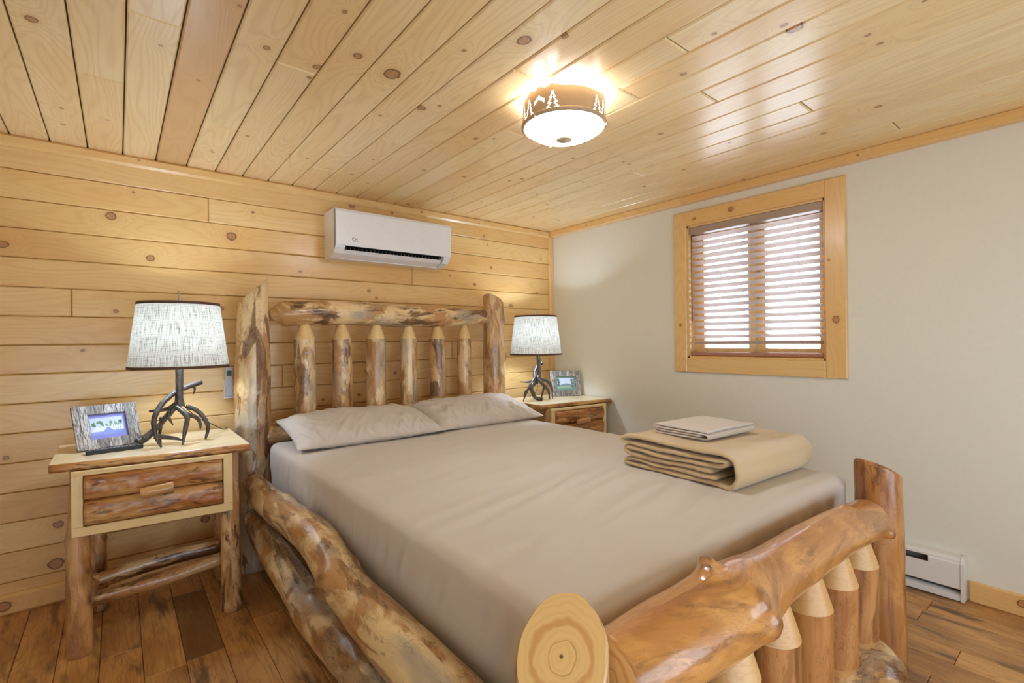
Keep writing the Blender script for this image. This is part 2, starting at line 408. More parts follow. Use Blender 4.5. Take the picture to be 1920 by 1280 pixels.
def log(name, pts, radii, parent, tone=.3, age=.6, seed=1, n=36, step=.02, knots=(), cap0='flat', cap1='flat', ir=.05, cut0=None, cut1=None, cones=(0, 0), label=None, wob=.0, deep=0):
    """peeled log along pts. knots: (s 0..1, angle, height m, size m). cap: 'flat' | 'round'. cones: taper lengths (m) at both ends.
       cut1: (gx, gy) slope of the end plane of a vertical post."""
    rs = random.Random(seed); P0 = catmull(pts, 12)
    # resample by arc length
    acc = [0]
    for i in range(1, len(P0)): acc.append(acc[-1]+(P0[i]-P0[i-1]).length)
    L = acc[-1]; N = max(6, int(L/step))
    cum = [0]
    for i in range(1, len(pts)): cum.append(cum[-1]+(Vector(pts[i])-Vector(pts[i-1])).length)
    def at(s):
        j = 1
        while j < len(acc)-1 and acc[j] < s: j += 1
        t = (s-acc[j-1])/max(acc[j]-acc[j-1], 1e-9); return P0[j-1].lerp(P0[j], t)
    def rad(s):
        x = s/L*cum[-1]; j = 1
        while j < len(cum)-1 and cum[j] < x: j += 1
        t = (x-cum[j-1])/(cum[j]-cum[j-1]); t = t*t*(3-2*t); return radii[j-1]+(radii[j]-radii[j-1])*t
    org = at(L/2); v = []; f = []; mi = []; uvs = []; kn = []
    c0, c1 = cones
    stations = []
    def shape_scale(s):
        if c0 and s < c0: return .30+.70*(s/c0)**.85
        if c1 and s > L-c1: return .30+.70*((L-s)/c1)**.85
        e = .035
        if cap0 == 'round' and s < e: return math.sqrt(max(0, 1-(1-s/e)**2))*.45+.55
        if cap1 == 'round' and s > L-e: return math.sqrt(max(0, 1-(1-(L-s)/e)**2))*.45+.55
        return 1
    ss = [L*i/N for i in range(N+1)]
    extra = []
    if c0: extra += [c0]
    if c1: extra += [L-c1]
    for e, end in ((cap0, 0), (cap1, 1)):
        if e == 'round': extra += [(.004 if not end else L-.004), (.012 if not end else L-.012)]
        if e == 'flat' and not (c0 if end == 0 else c1): extra += [(.005 if not end else L-.005)]
    ss = sorted(set(ss+extra))
    ss = [s for i, s in enumerate(ss) if i == 0 or s-ss[i-1] > .0015 or s in extra]
    prev = None; rings = []
    so = Vector((seed*3.7, seed*1.3, seed*.7))
    for s in ss:
        p = at(s); tg = (at(min(s+.01, L))-at(max(s-.01, 0))).normalized()
        if prev is None:
            ref = Vector((0, -1, 0)) if abs(tg.z) > .7 else Vector((0, 0, 1))
            b = (ref-tg*ref.dot(tg)).normalized()
        else: b = (prev-tg*prev.dot(tg)).normalized()
        prev = b; a = b.cross(tg)
        R = rad(s)*shape_scale(s); cone = (c0 and s <= c0) or (c1 and s >= L-c1)
        if cap0 == 'flat' and not c0 and s < .004: R -= .004
        if cap1 == 'flat' and not c1 and s > L-.004: R -= .004
        ring = []
        for k in range(n+1):
            an = 2*math.pi*k/n
            d = b*math.cos(an)+a*math.sin(an)
            q = Vector((math.cos(an)*1.4, math.sin(an)*1.4, s*4))+so
            q2 = Vector((math.cos(an)*3.2, math.sin(an)*3.2, s*14))+so
            rr = R*(1+(ir*noise.noise(q)+ir*.35*noise.noise(q2))*(.4 if cone else 1)); kk = 0
            for (ks, ka, kh, kz) in knots:
                da = (an-ka+math.pi) % (2*math.pi)-math.pi
                dd = ((s-ks*L)/kz)**2+(da*R/kz)**2
                if dd < 6:
                    g = math.exp(-dd); dip = math.exp(-dd*9)
                    rr += kh*g-(kh*.35*dip); kk = max(kk, min(1, max(0, 1-abs(dd-.25)*2.2)))
            x = p+d*rr
            ring.append((x, kk, (s, k/n*2*math.pi*R)))
        rings.append((ring, 1 if cone else 0, s))
    if cut1 is not None:
        z0 = pts[0][2]; zt = at(L).z; ax, ay = at(L).x, at(L).y
        for ring, _, s in rings:
            for j, (x, kk, uv) in enumerate(ring):
                top = zt+cut1[0]*(x.x-ax)+cut1[1]*(x.y-ay)
                x.z = z0+(x.z-z0)*(top-z0)/(zt-z0)
    base = 0
    idx = []
    for ri, (ring, cone, s) in enumerate(rings):
        idx.append(len(v))
        for x, kk, uv in ring: v.append(x-org); kn.append(kk)
    W1 = n+1
    uvf = []
    for i in range(len(rings)-1):
        m_ = 2 if (rings[i][1] and rings[i+1][1]) else 0
        for k in range(n):
            q = (idx[i]+k, idx[i]+k+1, idx[i+1]+k+1, idx[i+1]+k); f.append(q); mi.append(m_)
            uvf.append([rings[i][0][k][2], rings[i][0][k+1][2], rings[i+1][0][k+1][2], rings[i+1][0][k][2]])
    for end in (0, 1):
        ring = rings[-1 if end else 0][0]; b0 = len(v)
        c = sum((x for x, _, _ in ring[:n]), Vector())/n
        for x, kk, uv in ring[:n]: v.append(x-org); kn.append(0)
        v.append(c-org); kn.append(0); ce = len(v)-1
        e1 = (ring[0][0]-c).normalized(); nn = e1.cross((ring[n//4][0]-c)).normalized(); e2 = nn.cross(e1)
        for k in range(n):
            a_, b_ = ring[k][0]-c, ring[(k+1) % n][0]-c
            q = (b0+k, b0+(k+1) % n, ce) if end else (b0+(k+1) % n, b0+k, ce)
            ua, ub = (a_.dot(e1), a_.dot(e2)), (b_.dot(e1), b_.dot(e2))
            f.append(q); mi.append(1); uvf.append([ua, ub, (0, 0)] if end else [ub, ua, (0, 0)])
    me = mesh_py(name, v, f, True, mi)
    uvl = me.uv_layers.new(name='UVMap'); li = 0; flat = []
    for u in uvf:
        for a_ in u: flat += [a_[0], a_[1]]
    uvl.data.foreach_set('uv', flat)
    at_ = me.attributes.new('knotty', 'FLOAT', 'POINT'); at_.data.foreach_set('value', kn)
    sm = [m_ != 1 for m_ in mi]; me.polygons.foreach_set('use_smooth', sm)
    # sharp crease where cones begin
    for m_ in (M['log'], M['end'], M['cone']): me.materials.append(m_)
    bm = bmesh.new(); bm.from_mesh(me)
    vol = sum(fc.calc_area()*fc.normal.dot(fc.calc_center_median()) for fc in bm.faces)
    if vol < 0: bmesh.ops.reverse_faces(bm, faces=bm.faces)
    for e in bm.edges:
        if len(e.link_faces) == 2 and e.link_faces[0].material_index != e.link_faces[1].material_index: e.smooth = False
    bm.to_mesh(me); bm.free()
    o = link(name, me, parent, mat=Matrix.Translation(org)); o['tone'] = float(tone); o['age'] = float(age); o['deep'] = float(deep)
    if label: o['label'] = label
    return o

# ------------------------------------------------------------------ room shell
XL, YN = -3.95, -4.4
KC = [(-3.18,-1.14,.028),(-3.16,-.469,.013),(-3.167,-.282,.013),(-2.609,-1.407,.02),(-2.757,-1.045,.011),(-2.224,-1.511,.053),(-2.361,-1.544,.026),(-2.446,-1.394,.026),(-2.447,-1.307,.015),(-2.521,-.626,.013),(-2.619,-.313,.015),(-2.099,-1.785,.013),(-1.978,-1.948,.039),(-2.124,-1.184,.013),(-2.019,-1.348,.031),(-1.97,-1.409,.013),(-1.891,-2.043,.02),(-1.359,-2.508,.039),(-1.397,-2.152,.018),(-1.671,-1.238,.02),(-1.951,-.411,.015),(-1.425,-.06,.022),(-1.023,-1.801,.018),(-.877,-1.473,.011),(-1.17,-.862,.015),(-1.137,-2.637,.013),(-1.052,-2.648,.013),(-.53,-2.512,.02),(-.416,-2.273,.02),(-.862,-.764,.011),(-.819,-1.468,.011),(-.587,-1.082,.011),(-.428,-1.282,.013),(-2.304,-.509,.011),(-1.315,-.481,.013),(-1.231,-1.512,.011),(-1.948,-.698,.011),(-2.715,-1.575,.011)]
KW = [(-3.234,2.066,.013),(-3.013,1.839,.035),(-2.974,1.756,.015),(-2.489,1.805,.04),(-3.388,1.655,.03),(-2.857,1.645,.028),(-2.607,2.061,.013),(-2.139,2.053,.013),(-1.796,2.094,.03),(-1.517,2.089,.015),(-1.687,1.544,.018),(-1.635,1.497,.015),(-2.122,1.636,.015),(-.742,2.026,.015),(-.707,1.967,.01),(-.475,1.49,.025),(-.672,1.784,.02),(-.834,1.642,.02),(-.185,1.611,.015),(-.137,1.904,.013),(-.356,1.785,.013),(-1.413,1.705,.015),(-1.764,.857,.018),(-3.225,.179,.045),(-3.215,.361,.03),(-2.629,.247,.035),(-2.563,.284,.013),(-2.542,1.397,.02),(-1.06,1.691,.013),(-3.123,1.175,.013)]

ceiling = box('ceiling', (XL, YN, H+.016), (0, .08, H+.06), M['gap']); tag(ceiling, kind='structure')
x0, q = -3.3639, .13319
CB = {3: [-1.355], 2: [-.853], 6: [-1.342], 5: [-.657], 13: [-2.233, -1.394], 14: [-1.941, -.992], 16: [-2.12, -1.144], 19: [-2.325], 23: [-2.503], 10: [-.970], 11: [-1.796], 9: [-.394], 17: [-.538], 20: [-1.403], 21: [-.566], 22: [-1.2]}
for i in range(-5, 26):
    xa, xb = x0+i*q, min(x0+(i+1)*q, 0)
    if xb <= XL+.01 or xa >= -.01: continue
    xa = max(xa, XL)
    ys = [0]+sorted([y for y in CB.get(i, [])], reverse=True)
    e = ys[-1]-rng.uniform(1.3, 2.6)
    if e > -3.0: e = -3.0-rng.uniform(.1, .8)
    ys += [e, YN] if e > YN+.2 else [YN]
    for ya, yb in zip(ys[:-1], ys[1:]):
        cx, cy = (xa+xb)/2, (ya+yb)/2
        ks = [(k[1]-cy, k[0]-cx, k[2]) for k in KC if xa < k[0] < xb and yb < k[1] < ya]
        ks.sort(key=lambda k: -k[2])
        if len(ks) < 2 and ya-yb > .5:
            ks.append((rng.uniform(-.45, .45)*(ya-yb), rng.uniform(-.04, .04), rng.uniform(.009, .02)))
        tint = rng.uniform(0, .12)
        if i == 4: tint = .55
        if i in (6, 7): tint += .12
        plank('plank', ya-yb-.004, xb-xa-.0045, .016, M['ceil'], ceiling, frame_of((0, 1, 0), (1, 0, 0), (cx, cy, H+.016)), .0048, ks, tint)

wallb = box('wall_back', (XL, .016, 0), (0, .08, H+.06), M['gap']); tag(wallb, kind='structure')
WB = {1: [-2.598], 5: [-3.163, -1.9], 3: [-1.368], 8: [-2.229], 7: [-1.044], 10: [-1.9], 12: [-2.85], 13: [-1.6]}
z0 = 2.0014
for j in range(0, 16):
    zt = H if j == 0 else z0-(j-1)*PITCH
    zb = z0-j*PITCH
    zb = max(zb, .01)
    if zt < .03: break
    xs = [XL]+sorted(WB.get(j, []))+[-.04]
    for xa, xb in zip(xs[:-1], xs[1:]):
        cx, cz = (xa+xb)/2, (zt+zb)/2
        ks = [(k[0]-cx, k[1]-cz, k[2]) for k in KW if xa < k[0] < xb and zb < k[1] < zt]
        ks.sort(key=lambda k: -k[2])
        if len(ks) < 3: ks.append((rng.uniform(-.45, .45)*(xb-xa), rng.uniform(-.04, .04), rng.uniform(.009, .02)))
        plank('plank', xb-xa-.002, zt-zb-.0022, .016, M['wall'], wallb, frame_of((1, 0, 0), (0, 0, 1), (cx, .016, cz)), .005, ks, rng.uniform(0, .2))

floor = box('floor', (XL, YN, -.06), (0, .08, -.014), M['floor_base']); tag(floor, kind='structure')
FB = {4: [-.30, -.907], 6: [-.76], 5: [-1.3], 1: [-.95], 7: [-.42], 23: [-2.586], 21: [-2.744], 22: [-3.2]}
fx0, fq = -3.310, .1275
for i in range(-6, 27):
    xa, xb = fx0+i*fq, min(fx0+(i+1)*fq, -.0)
    if xb <= XL or xa > -.02: continue
    xa = max(xa, XL)
    ys = [0]; known = sorted(FB.get(i, []), reverse=True)
    for y in known: ys.append(y)
    while ys[-1] > YN+.5: ys.append(ys[-1]-rng.uniform(.45, 1.15))
    if ys[-1] < YN: ys[-1] = YN
    else: ys.append(YN)
    for ya, yb in zip(ys[:-1], ys[1:]):
        if ya-yb < .02: continue
        o = plank('plank', ya-yb-.0015, xb-xa-.0015, .014, M['floor'], floor, frame_of((0, 1, 0), (-1, 0, 0), ((xa+xb)/2, (ya+yb)/2, -.014)), .002)
        o['tint'] = .62 if (i == 4 and abs(ya+.30) < .01) else rng.choice([0, 0, .05, .12, .2])

# right wall with window opening
OY0, OY1, OZ0, OZ1 = -2.138, -1.311, 1.072, 1.957
def wall_with_hole():
    bm = bmesh.new()
    box_bm(bm, (0, YN, -.06), (.16, .08, OZ0)); box_bm(bm, (0, YN, OZ1), (.16, .08, H+.06))
    box_bm(bm, (0, YN, OZ0), (.16, OY0, OZ1)); box_bm(bm, (0, OY1, OZ0), (.16, .08, OZ1))
    me = bpy.data.meshes.new('wall_right'); bm.to_mesh(me); bm.free(); me.materials.append(M['white_wall'])
    return link('wall_right', me)
tag(wall_with_hole(), kind='structure')
tag(box('wall_left', (XL-.1, YN, -.06), (XL, .08, H+.06), M['white_wall']), kind='structure')
tag(box('wall_front', (XL-.1, YN-.1, -.06), (.16, YN, H+.06), M['white_wall']), kind='structure')

# trims
def trim(name, L, Wd, T, m, ks=(), ch=.006, parent=None):
    o = plank(name, L, Wd, T, M['trim'], parent, m, ch, ks); return o if parent else tag(o, kind='structure')
trim('trim_1', -XL-.05, .055, .022, frame_of((1, 0, 0), (0, 0, 1), ((XL-.05)/2, 0, H-.0275)), [(.7, 0, .012), (-.9, .01, .01), (1.2, -.01, .01)], .012)
trim('trim_2', 2.008, .048, .018, frame_of((0, 0, -1), (1, 0, 0), (-.025, .0, 1.0973)), [(0.3, 0, .01)], .004)
trim('trim_3', 1.30, .05, .045, frame_of((0, 1, 0), (0, 0, -1), (0, -.65, H-.025)), [(.2, 0, .008)], .004)
trim('trim_4', 3.0, .05, .045, frame_of((0, 1, 0), (0, 0, -1), (0, -2.802, H-.025)), [(.5, 0, .01)], .004)
trim('baseboard_back', -XL-.02, .093, .022, frame_of((1, 0, 0), (0, 0, 1), (XL/2, 0, .0465)), [(-1.42, 0, .04), (-.2, 0, .03)], .012)
trim('baseboard_right', 1.7, .092, .016, frame_of((0, 1, 0), (0, 0, -1), (0, -2.70-.85, .046)), [(.68, -.012, .03)], .005)

# ------------------------------------------------------------------ window
win = thing('window_1', None, None, (0, (OY0+OY1)/2, (OZ0+OZ1)/2)); win['kind'] = 'structure'
cw, dw = .090, .100
def vboard(name, y0, y1, z0_, z1_, T, ks=(), parent=win, vertical=True, ch=.004, xb=0.0):
    cy, cz = (y0+y1)/2, (z0_+z1_)/2
    if vertical: return plank(name, z1_-z0_, y1-y0, T, M['trim'], parent, frame_of((0, 0, 1), (0, 1, 0), (xb, cy, cz)), ch, ks)
    return plank(name, y1-y0, z1_-z0_, T, M['trim'], parent, frame_of((0, 1, 0), (0, 0, -1), (xb, cy, cz)), ch, ks)
vboard('casing', OY1, OY1+cw, OZ0-.094, OZ1+.093, .018, [(-.22, 0, .016)])
vboard('casing', OY0-dw, OY0, OZ0-.094, OZ1+.093, .018, [(-.22, .0, .030), (.1, .03, .012)])
vboard('casing', OY0, OY1, OZ1, OZ1+.093, .018, [(-.0+.10, 0, .028), (.35, .01, .018)], vertical=False)
vboard('casing', OY0, OY1, OZ0-.094, OZ0, .018, [], vertical=False)
for n_, lo, hi in (('jamb', (.0, OY0, OZ0-.0), (.16, OY0+.012, OZ1)), ('jamb', (.0, OY1-.012, OZ0), (.16, OY1, OZ1)), ('jamb', (.0, OY0, OZ1-.012), (.16, OY1, OZ1)), ('sill', (.0, OY0, OZ0), (.16, OY1, OZ0+.012))):
    o = box(n_, lo, hi, M['trim'], win)
ym = (OY0+OY1)/2
gl = NT('window glass')
fr = gl.n('ShaderNodeFresnel'); fr.inputs[0].default_value = 1.45
tb = gl.n('ShaderNodeBsdfTransparent'); gs = gl.n('ShaderNodeBsdfGlossy'); gs.inputs['Roughness'].default_value = .02
mx = gl.n('ShaderNodeMixShader'); gl.t.links.new(fr.outputs[0], mx.inputs[0]); gl.t.links.new(tb.outputs[0], mx.inputs[1]); gl.t.links.new(gs.outputs[0], mx.inputs[2]); gl.t.links.new(mx.outputs[0], gl.out.inputs[0])
for (a, b) in ((OY0+.012, ym), (ym, OY1-.012)):
    bm = bmesh.new(); s = .052
    box_bm(bm, (.095, a, OZ0+.012), (.135, a+s, OZ1-.012), .003); box_bm(bm, (.095, b-s, OZ0+.012), (.135, b, OZ1-.012), .003)
    box_bm(bm, (.095, a+s, OZ0+.012), (.135, b-s, OZ0+.012+s), .003); box_bm(bm, (.095, a+s, OZ1-.012-s), (.135, b-s, OZ1-.012), .003)
    me = bpy.data.meshes.new('sash'); bm.to_mesh(me); bm.free(); me.materials.append(M['trim'])
    sash = link('sash', me, win)
    box('pane', (.112, a+s, OZ0+.012+s), (.116, b-s, OZ1-.012-s), gl.m, sash)
for zz in (1.42, 1.60): box('latch', (.082, ym-.02, zz), (.095, ym-.008, zz+.05), M['bronze'], win, .002)

# blinds
bl = thing('window_blind', 'wooden slatted blind with open slats hanging inside the pine-framed window', 'window blind', (.035, ym, OZ1-.014))
ya_, yb_ = OY0+.016, OY1-.016
box('headrail', (.004, ya_, OZ1-.058), (.062, yb_, OZ1-.013), M['valance'], bl, .003)
zs0 = OZ1-.085; ns = 18; sp = (zs0-(OZ0+.06))/ns
sv = []
for k in range(7):
    t_ = -1+2*k/6; sv.append((t_*.0245, .0028*(1-t_*t_)))
def slat_mesh():
    v = []; f = []
    for y in (ya_-ym+.004, yb_-ym-.004):
        for (x, z) in sv: v.append((x, y, z+.0012))
        for (x, z) in reversed(sv): v.append((x, y, z-.0012))
    n_ = 14
    for i in range(n_): f.append((i, (i+1) % n_, n_+(i+1) % n_, n_+i))
    f.append(tuple(range(n_))[::-1]); f.append(tuple(range(n_, 2*n_)))
    me = mesh_py('slat', v, f); me.materials.append(M['slat'])
    bm = bmesh.new(); bm.from_mesh(me); bmesh.ops.recalc_face_normals(bm, faces=bm.faces); bm.to_mesh(me); bm.free(); return me
sm_ = slat_mesh()
for k in range(ns):
    link('slat', sm_, bl, mat=Matrix.Translation((.034, ym, zs0-k*sp)) @ Matrix.Rotation(math.radians(24), 4, 'Y'))
box('bottom_rail', (.010, ya_+.004, OZ0+.020), (.058, yb_-.004, OZ0+.040), M['brown_rail'], bl, .004)
for yy in (OY1-.12, ym, OY0+.14):
    for xx in (.009, .060):
        sweep('ladder_cord', [(xx, yy, OZ1-.055), (xx, yy, 1.5), (xx, yy, OZ0+.03)], [.0009]*3, M['cord'], bl, 5, 2)
sweep('tilt_wand', [(-.004, OY1-.035, OZ1-.07), (-.004, OY1-.035, 1.6), (-.004, OY1-.035, 1.32)], [.0035, .0035, .0042], M['brown_wand'], bl, 8, 2)
# ground outside that the daylight bounces from
tag(box('ground', (.6, -9, -.6), (14, 6, -.55), plain('pale gravel', srgb(225, 225, 225), .9)), kind='structure')

# ------------------------------------------------------------------ air conditioner
ax0, ax1, az0, az1 = -1.976, -1.175, 1.722, 2.012
ac = thing('air_conditioner', 'white split air conditioner mounted high on the pine wall', 'air conditioner', ((ax0+ax1)/2, 0, az0))
full = [(0, az0), (-.10, az0), (-.165, az0+.022), (-.196, az0+.055), (-.198, az1-.02), (-.185, az1), (0, az1)]
notch = [(0, az0), (-.092, az0), (-.095, az0+.045), (-.165, az0+.075), (-.196, az0+.070), (-.198, az1-.02), (-.185, az1), (0, az1)]
def ac_body():
    v = []; f = []
    def add(prof, a, b):
        n_ = len(prof); s = len(v)
        v.extend([(a, y, z) for y, z in prof]+[(b, y, z) for y, z in prof])
        f.append(tuple(range(s, s+n_))[::-1]); f.append(tuple(range(s+n_, s+2*n_)))
        for i in range(n_): f.append((s+i, s+(i+1) % n_, s+n_+(i+1) % n_, s+n_+i))
    add(full, ax0, ax0+.06); add(notch, ax0+.06, ax1-.05); add(full, ax1-.05, ax1)
    me = mesh_py('body', v, f); me.materials.append(M['white'])
    bm = bmesh.new(); bm.from_mesh(me); bmesh.ops.recalc_face_normals(bm, faces=bm.faces); bm.to_mesh(me); bm.free()
    return link('body', me, ac)
ac_body()
prism('front_panel', [(-.201, az0+.066), (-.208, az0+.064), (-.211, az0+.075), (-.211, az1-.022), (-.203, az1-.006), (-.188, az1+.001), (-.188, az1-.004), (-.201, az1-.02)], ax0+.001, ax1-.001, M['white'], ac)
prism('seam_strip', [(-.1985, az0+.058), (-.178, az0+.040), (-.178, az1-.002), (-.1985, az1-.012)], ax0-.0012, ax0, M['grey_gap'], ac)
prism('air_outlet', [(-.096, az0+.040), (-.097, az0+.046), (-.160, az0+.074), (-.166, az0+.068), (-.11, az0+.036)], ax0+.062, ax1-.052, M['black'], ac)
prism('louver', [(-.088, az0+.004), (-.100, az0+.004), (-.148, az0+.024), (-.170, az0+.042), (-.168, az0+.046), (-.146, az0+.030), (-.10, az0+.010), (-.088, az0+.008)], ax0+.066, ax1-.056, M['white'], ac)
for k in range(26):
    xx = ax0+.08+k*.0262
    box('fin', (xx, -.158, az0+.045), (xx+.0015, -.12, az0+.070), M['dark_inside'], ac)
def text(name, s, size, m, mat, parent, ext=.0004):
    cu = bpy.data.curves.new(name, 'FONT'); cu.body = s; cu.size = size; cu.extrude = ext; cu.align_x = 'LEFT'; cu.resolution_u = 2
    tmp = bpy.data.objects.new('tmp', cu); COL.objects.link(tmp)
    bpy.context.view_layer.update()
    me = bpy.data.meshes.new_from_object(tmp.evaluated_get(bpy.context.evaluated_depsgraph_get())); bpy.data.objects.remove(tmp)
    me.name = name; me.materials.clear(); me.materials.append(mat)
    return link(name, me, parent, mat=m)
M['logo'] = plain('logo grey', srgb(110, 108, 118), .5)
text('logo', 'CH', .026, frame_of((1, 0, 0), (0, 0, 1), (ax0+.095, -.2115, az0+.098)), M['logo'], ac)
box('logo_rule', (ax0+.105, -.2118, az0+.092), (ax0+.15, -.2112, az0+.0935), M['logo'], ac)

# ------------------------------------------------------------------ remote in its holder
hold = thing('remote_holder', 'white plastic wall cradle holding the air conditioner remote', 'holder', (-2.512, 0, .915))
box('back_plate', (-2.538, -.006, .905), (-2.487, 0, 1.0), M['white'], hold, .002)
bm = bmesh.new(); box_bm(bm, (-2.539, -.030, .905), (-2.532, -.003, .965)); box_bm(bm, (-2.493, -.030, .905), (-2.486, -.003, .965)); box_bm(bm, (-2.539, -.030, .899), (-2.486, -.003, .907))
me = bpy.data.meshes.new('cradle'); bm.to_mesh(me); bm.free(); me.materials.append(M['white']); link('cradle', me, hold)
rm = thing('remote_control', 'white remote with grey display standing in the wall holder', 'remote control', (-2.512, -.016, .908))
box('body', (-2.531, -.026, .908), (-2.494, -.007, 1.07), plain('pale grey plastic', srgb(206, 212, 224), .4), rm, .004)
box('display', (-2.525, -.0275, 1.022), (-2.500, -.0255, 1.052), plain('lcd', srgb(72, 96, 100), .3), rm, .001)
mb = plain('button', srgb(232, 234, 240), .5)
for (bx, bz) in [(-2.524, 1.008), (-2.512, 1.010), (-2.501, 1.007), (-2.512, .992), (-2.524, .976), (-2.512, .978), (-2.501, .976), (-2.524, .966), (-2.512, .966), (-2.501, .966)]:
    box('button', (bx-.003, -.0278, bz-.003), (bx+.003, -.0258, bz+.003), mb, rm, .001)

# ------------------------------------------------------------------ ceiling light
lc = Vector((-1.608, -1.754, 0)); LR = .165
cl = thing('ceiling_light', 'round bronze ceiling light with pine tree cutouts and a white glass bowl', 'ceiling light', (lc.x, lc.y, H))
def band():
    NA, NZ = 840, 52; zb, zt = 2.042, 2.128
    v = []; f = []
    def inside(x, z):
        if z < .006 or z > .068: return False
        t = (z-.006)/.062; tier = (t*3.2) % 1
        return abs(x) < .026*(1-t*.9)*(.42+.58*(1-tier))+.0008
    def tree(x, z):
        if not inside(x, z) or (z < .012 and abs(x) < .010): return False
        return not all(inside(x+a, z+b) for a, b in ((.0034, 0), (-.0034, 0), (0, .0034), (0, -.0034)))
    def mount(x, z):
        y = .052-abs(x)*.8
        return y-.011 < z < y+(.0025*math.sin(x*600)) and abs(x) < .024
    R = LR
    motifs = []
    for g in (0, 2.094, 4.188):
        for a, k in ((-2.61, 'T'), (-2.96, 'M'), (-3.28, 'T'), (-3.58, 'T')): motifs.append((a+g, k))
    def top(an):
        h = 0
        for a in [p_+g for g in (0, 2.094, 4.188) for p_ in (-2.62, -2.95, -3.24)]:
            d = (an-a+math.pi) % (2*math.pi)-math.pi
            if abs(d) < .2:
                h = max(h, .014*(1-abs(d)/.2)+.0012*math.sin(d*80))
        return zt+h
    for j in range(NZ+1):
        for i in range(NA):
            an = -math.pi+2*math.pi*i/NA; z = zb+(top(an)-zb)*j/NZ
            rr = R-.004*(j/NZ)
            v.append((rr*math.cos(an), rr*math.sin(an), z-H))
    for j in range(NZ):
        for i in range(NA):
            an = -math.pi+2*math.pi*(i+.5)/NA; z = zb+(top(an)-zb)*(j+.5)/NZ-zb
            hole = False
            for a, k in motifs:
                d = ((an-a+math.pi) % (2*math.pi)-math.pi)*R
                if abs(d) < .03 and ((k == 'T' and tree(d, z)) or (k == 'M' and mount(d, z-.012))): hole = True; break
            if hole: continue
            i2 = (i+1) % NA; f.append((j*NA+i, j*NA+i2, (j+1)*NA+i2, (j+1)*NA+i))
    me = mesh_py('shade_band', v, f, True); me.materials.append(M['bronze'])
    o = link('shade_band', me, cl, mat=Matrix.Translation((lc.x, lc.y, H)))
    md = o.modifiers.new('thick', 'SOLIDIFY'); md.thickness = .0012
    return o
band()
def lathe(name, prof, mat, parent, loc, n=64, smooth=True, arc=None):
    v = []; f = []
    for (r, z) in prof:
        for k in range(n):
            an = 2*math.pi*k/n; v.append((r*math.cos(an), r*math.sin(an), z))
    for j in range(len(prof)-1):
        for k in range(n): f.append((j*n+k, j*n+(k+1) % n, (j+1)*n+(k+1) % n, (j+1)*n+k))
    me = mesh_py(name, v, f, smooth); me.materials.append(mat)
    uvl = me.uv_layers.new(name='UVMap'); flat = []
    acc = [0]
    for j in range(1, len(prof)): acc.append(acc[-1]+math.hypot(prof[j][0]-prof[j-1][0], prof[j][1]-prof[j-1][1]))
    rm_ = max(p[0] for p in prof)*2*math.pi
    for j in range(len(prof)-1):
        for k in range(n):
            for (a, b) in ((k, j), (k+1, j), (k+1, j+1), (k, j+1)): flat += [a/n*rm_, acc[b]]
    uvl.data.foreach_set('uv', flat)
    return link(name, me, parent, mat=Matrix.Translation(loc))
gm = NT('glowing glass'); gm.base((1, 1, 1, 1), .2); gm.b.inputs['Emission Color'].default_value = (.80, .90, 1, 1); gm.b.inputs['Emission Strength'].default_value = BOWL_E
lathe('rim', [(LR, -.102), (LR+.003, -.106), (LR+.003, -.112), (LR-.004, -.117), (LR-.016, -.113), (LR-.016, -.104), (LR, -.102)], M['bronze'], cl, (lc.x, lc.y, H))
pb = [((LR-.015)*math.cos(t*math.pi/2/14), -.108-.050*math.sin(t*math.pi/2/14)) for t in range(14)]+[(.004, -.158)]
lathe('glass_bowl', [(LR-.016, -.100), (LR-.015, -.105)]+pb, gm.m, cl, (lc.x, lc.y, H))
g2 = NT('glowing drum'); g2.base((1, 1, 1, 1), .3); g2.b.inputs['Emission Color'].default_value = (.82, .90, 1, 1); g2.b.inputs['Emission Strength'].default_value = 40
lathe('diffuser_drum', [(.004, -.040), (LR-.025, -.040), (LR-.017, -.045), (LR-.016, -.100)], g2.m, cl, (lc.x, lc.y, H))
lathe('finial', [(.0005, -.170), (.006, -.169), (.011, -.166), (.012, -.163), (.030, -.162), (.032, -.159), (.022, -.155), (.0005, -.154)], M['nickel'] if False else M['bronze'], cl, (lc.x, lc.y, H), 32)
lathe('canopy', [(.0005, -.028), (.09, -.028), (.10, -.02), (.10, -.0005)], M['white_metal'], cl, (lc.x, lc.y, H), 48)
for k in range(3):
    an = -math.pi/2+k*2.094+.6
    box('clip', (lc.x+(LR+.003)*math.cos(an)-.004, lc.y+(LR+.003)*math.sin(an)-.004, H-.124), (lc.x+(LR+.003)*math.cos(an)+.004, lc.y+(LR+.003)*math.sin(an)+.004, H-.112), M['bronze'], cl, .001)

# ------------------------------------------------------------------ baseboard heater
ht = thing('baseboard_heater', 'white electric baseboard heater on the floor against the cream wall', 'heater', (0, -2.2, 0))
hy0, hy1 = -2.692, -1.40
prismY = lambda name, prof, a, b, mat, par: link(name, None if False else _py(name, prof, a, b, mat), par)
def _py(name, prof, a, b, mat):      # (x, z) profile extruded along y
    n = len(prof); v = [(x, a, z) for x, z in prof]+[(x, b, z) for x, z in prof]
    f = [tuple(range(n))[::-1], tuple(range(n, 2*n))]+[(i, (i+1) % n, n+(i+1) % n, n+i) for i in range(n)]
    me = mesh_py(name, v, f); me.materials.append(mat)
    bm = bmesh.new(); bm.from_mesh(me); bmesh.ops.recalc_face_normals(bm, faces=bm.faces); bm.to_mesh(me); bm.free(); return me
prismY('back_plate', [(-.002, .012), (-.008, .012), (-.008, .19), (-.002, .19)], hy0+.01, hy1, M['dark_inside'], ht)
prismY('top_cover', [(-.002, .197), (-.045, .197), (-.062, .186), (-.062, .178), (-.040, .186), (-.002, .188)], hy0+.012, hy1, M['white_metal'], ht)
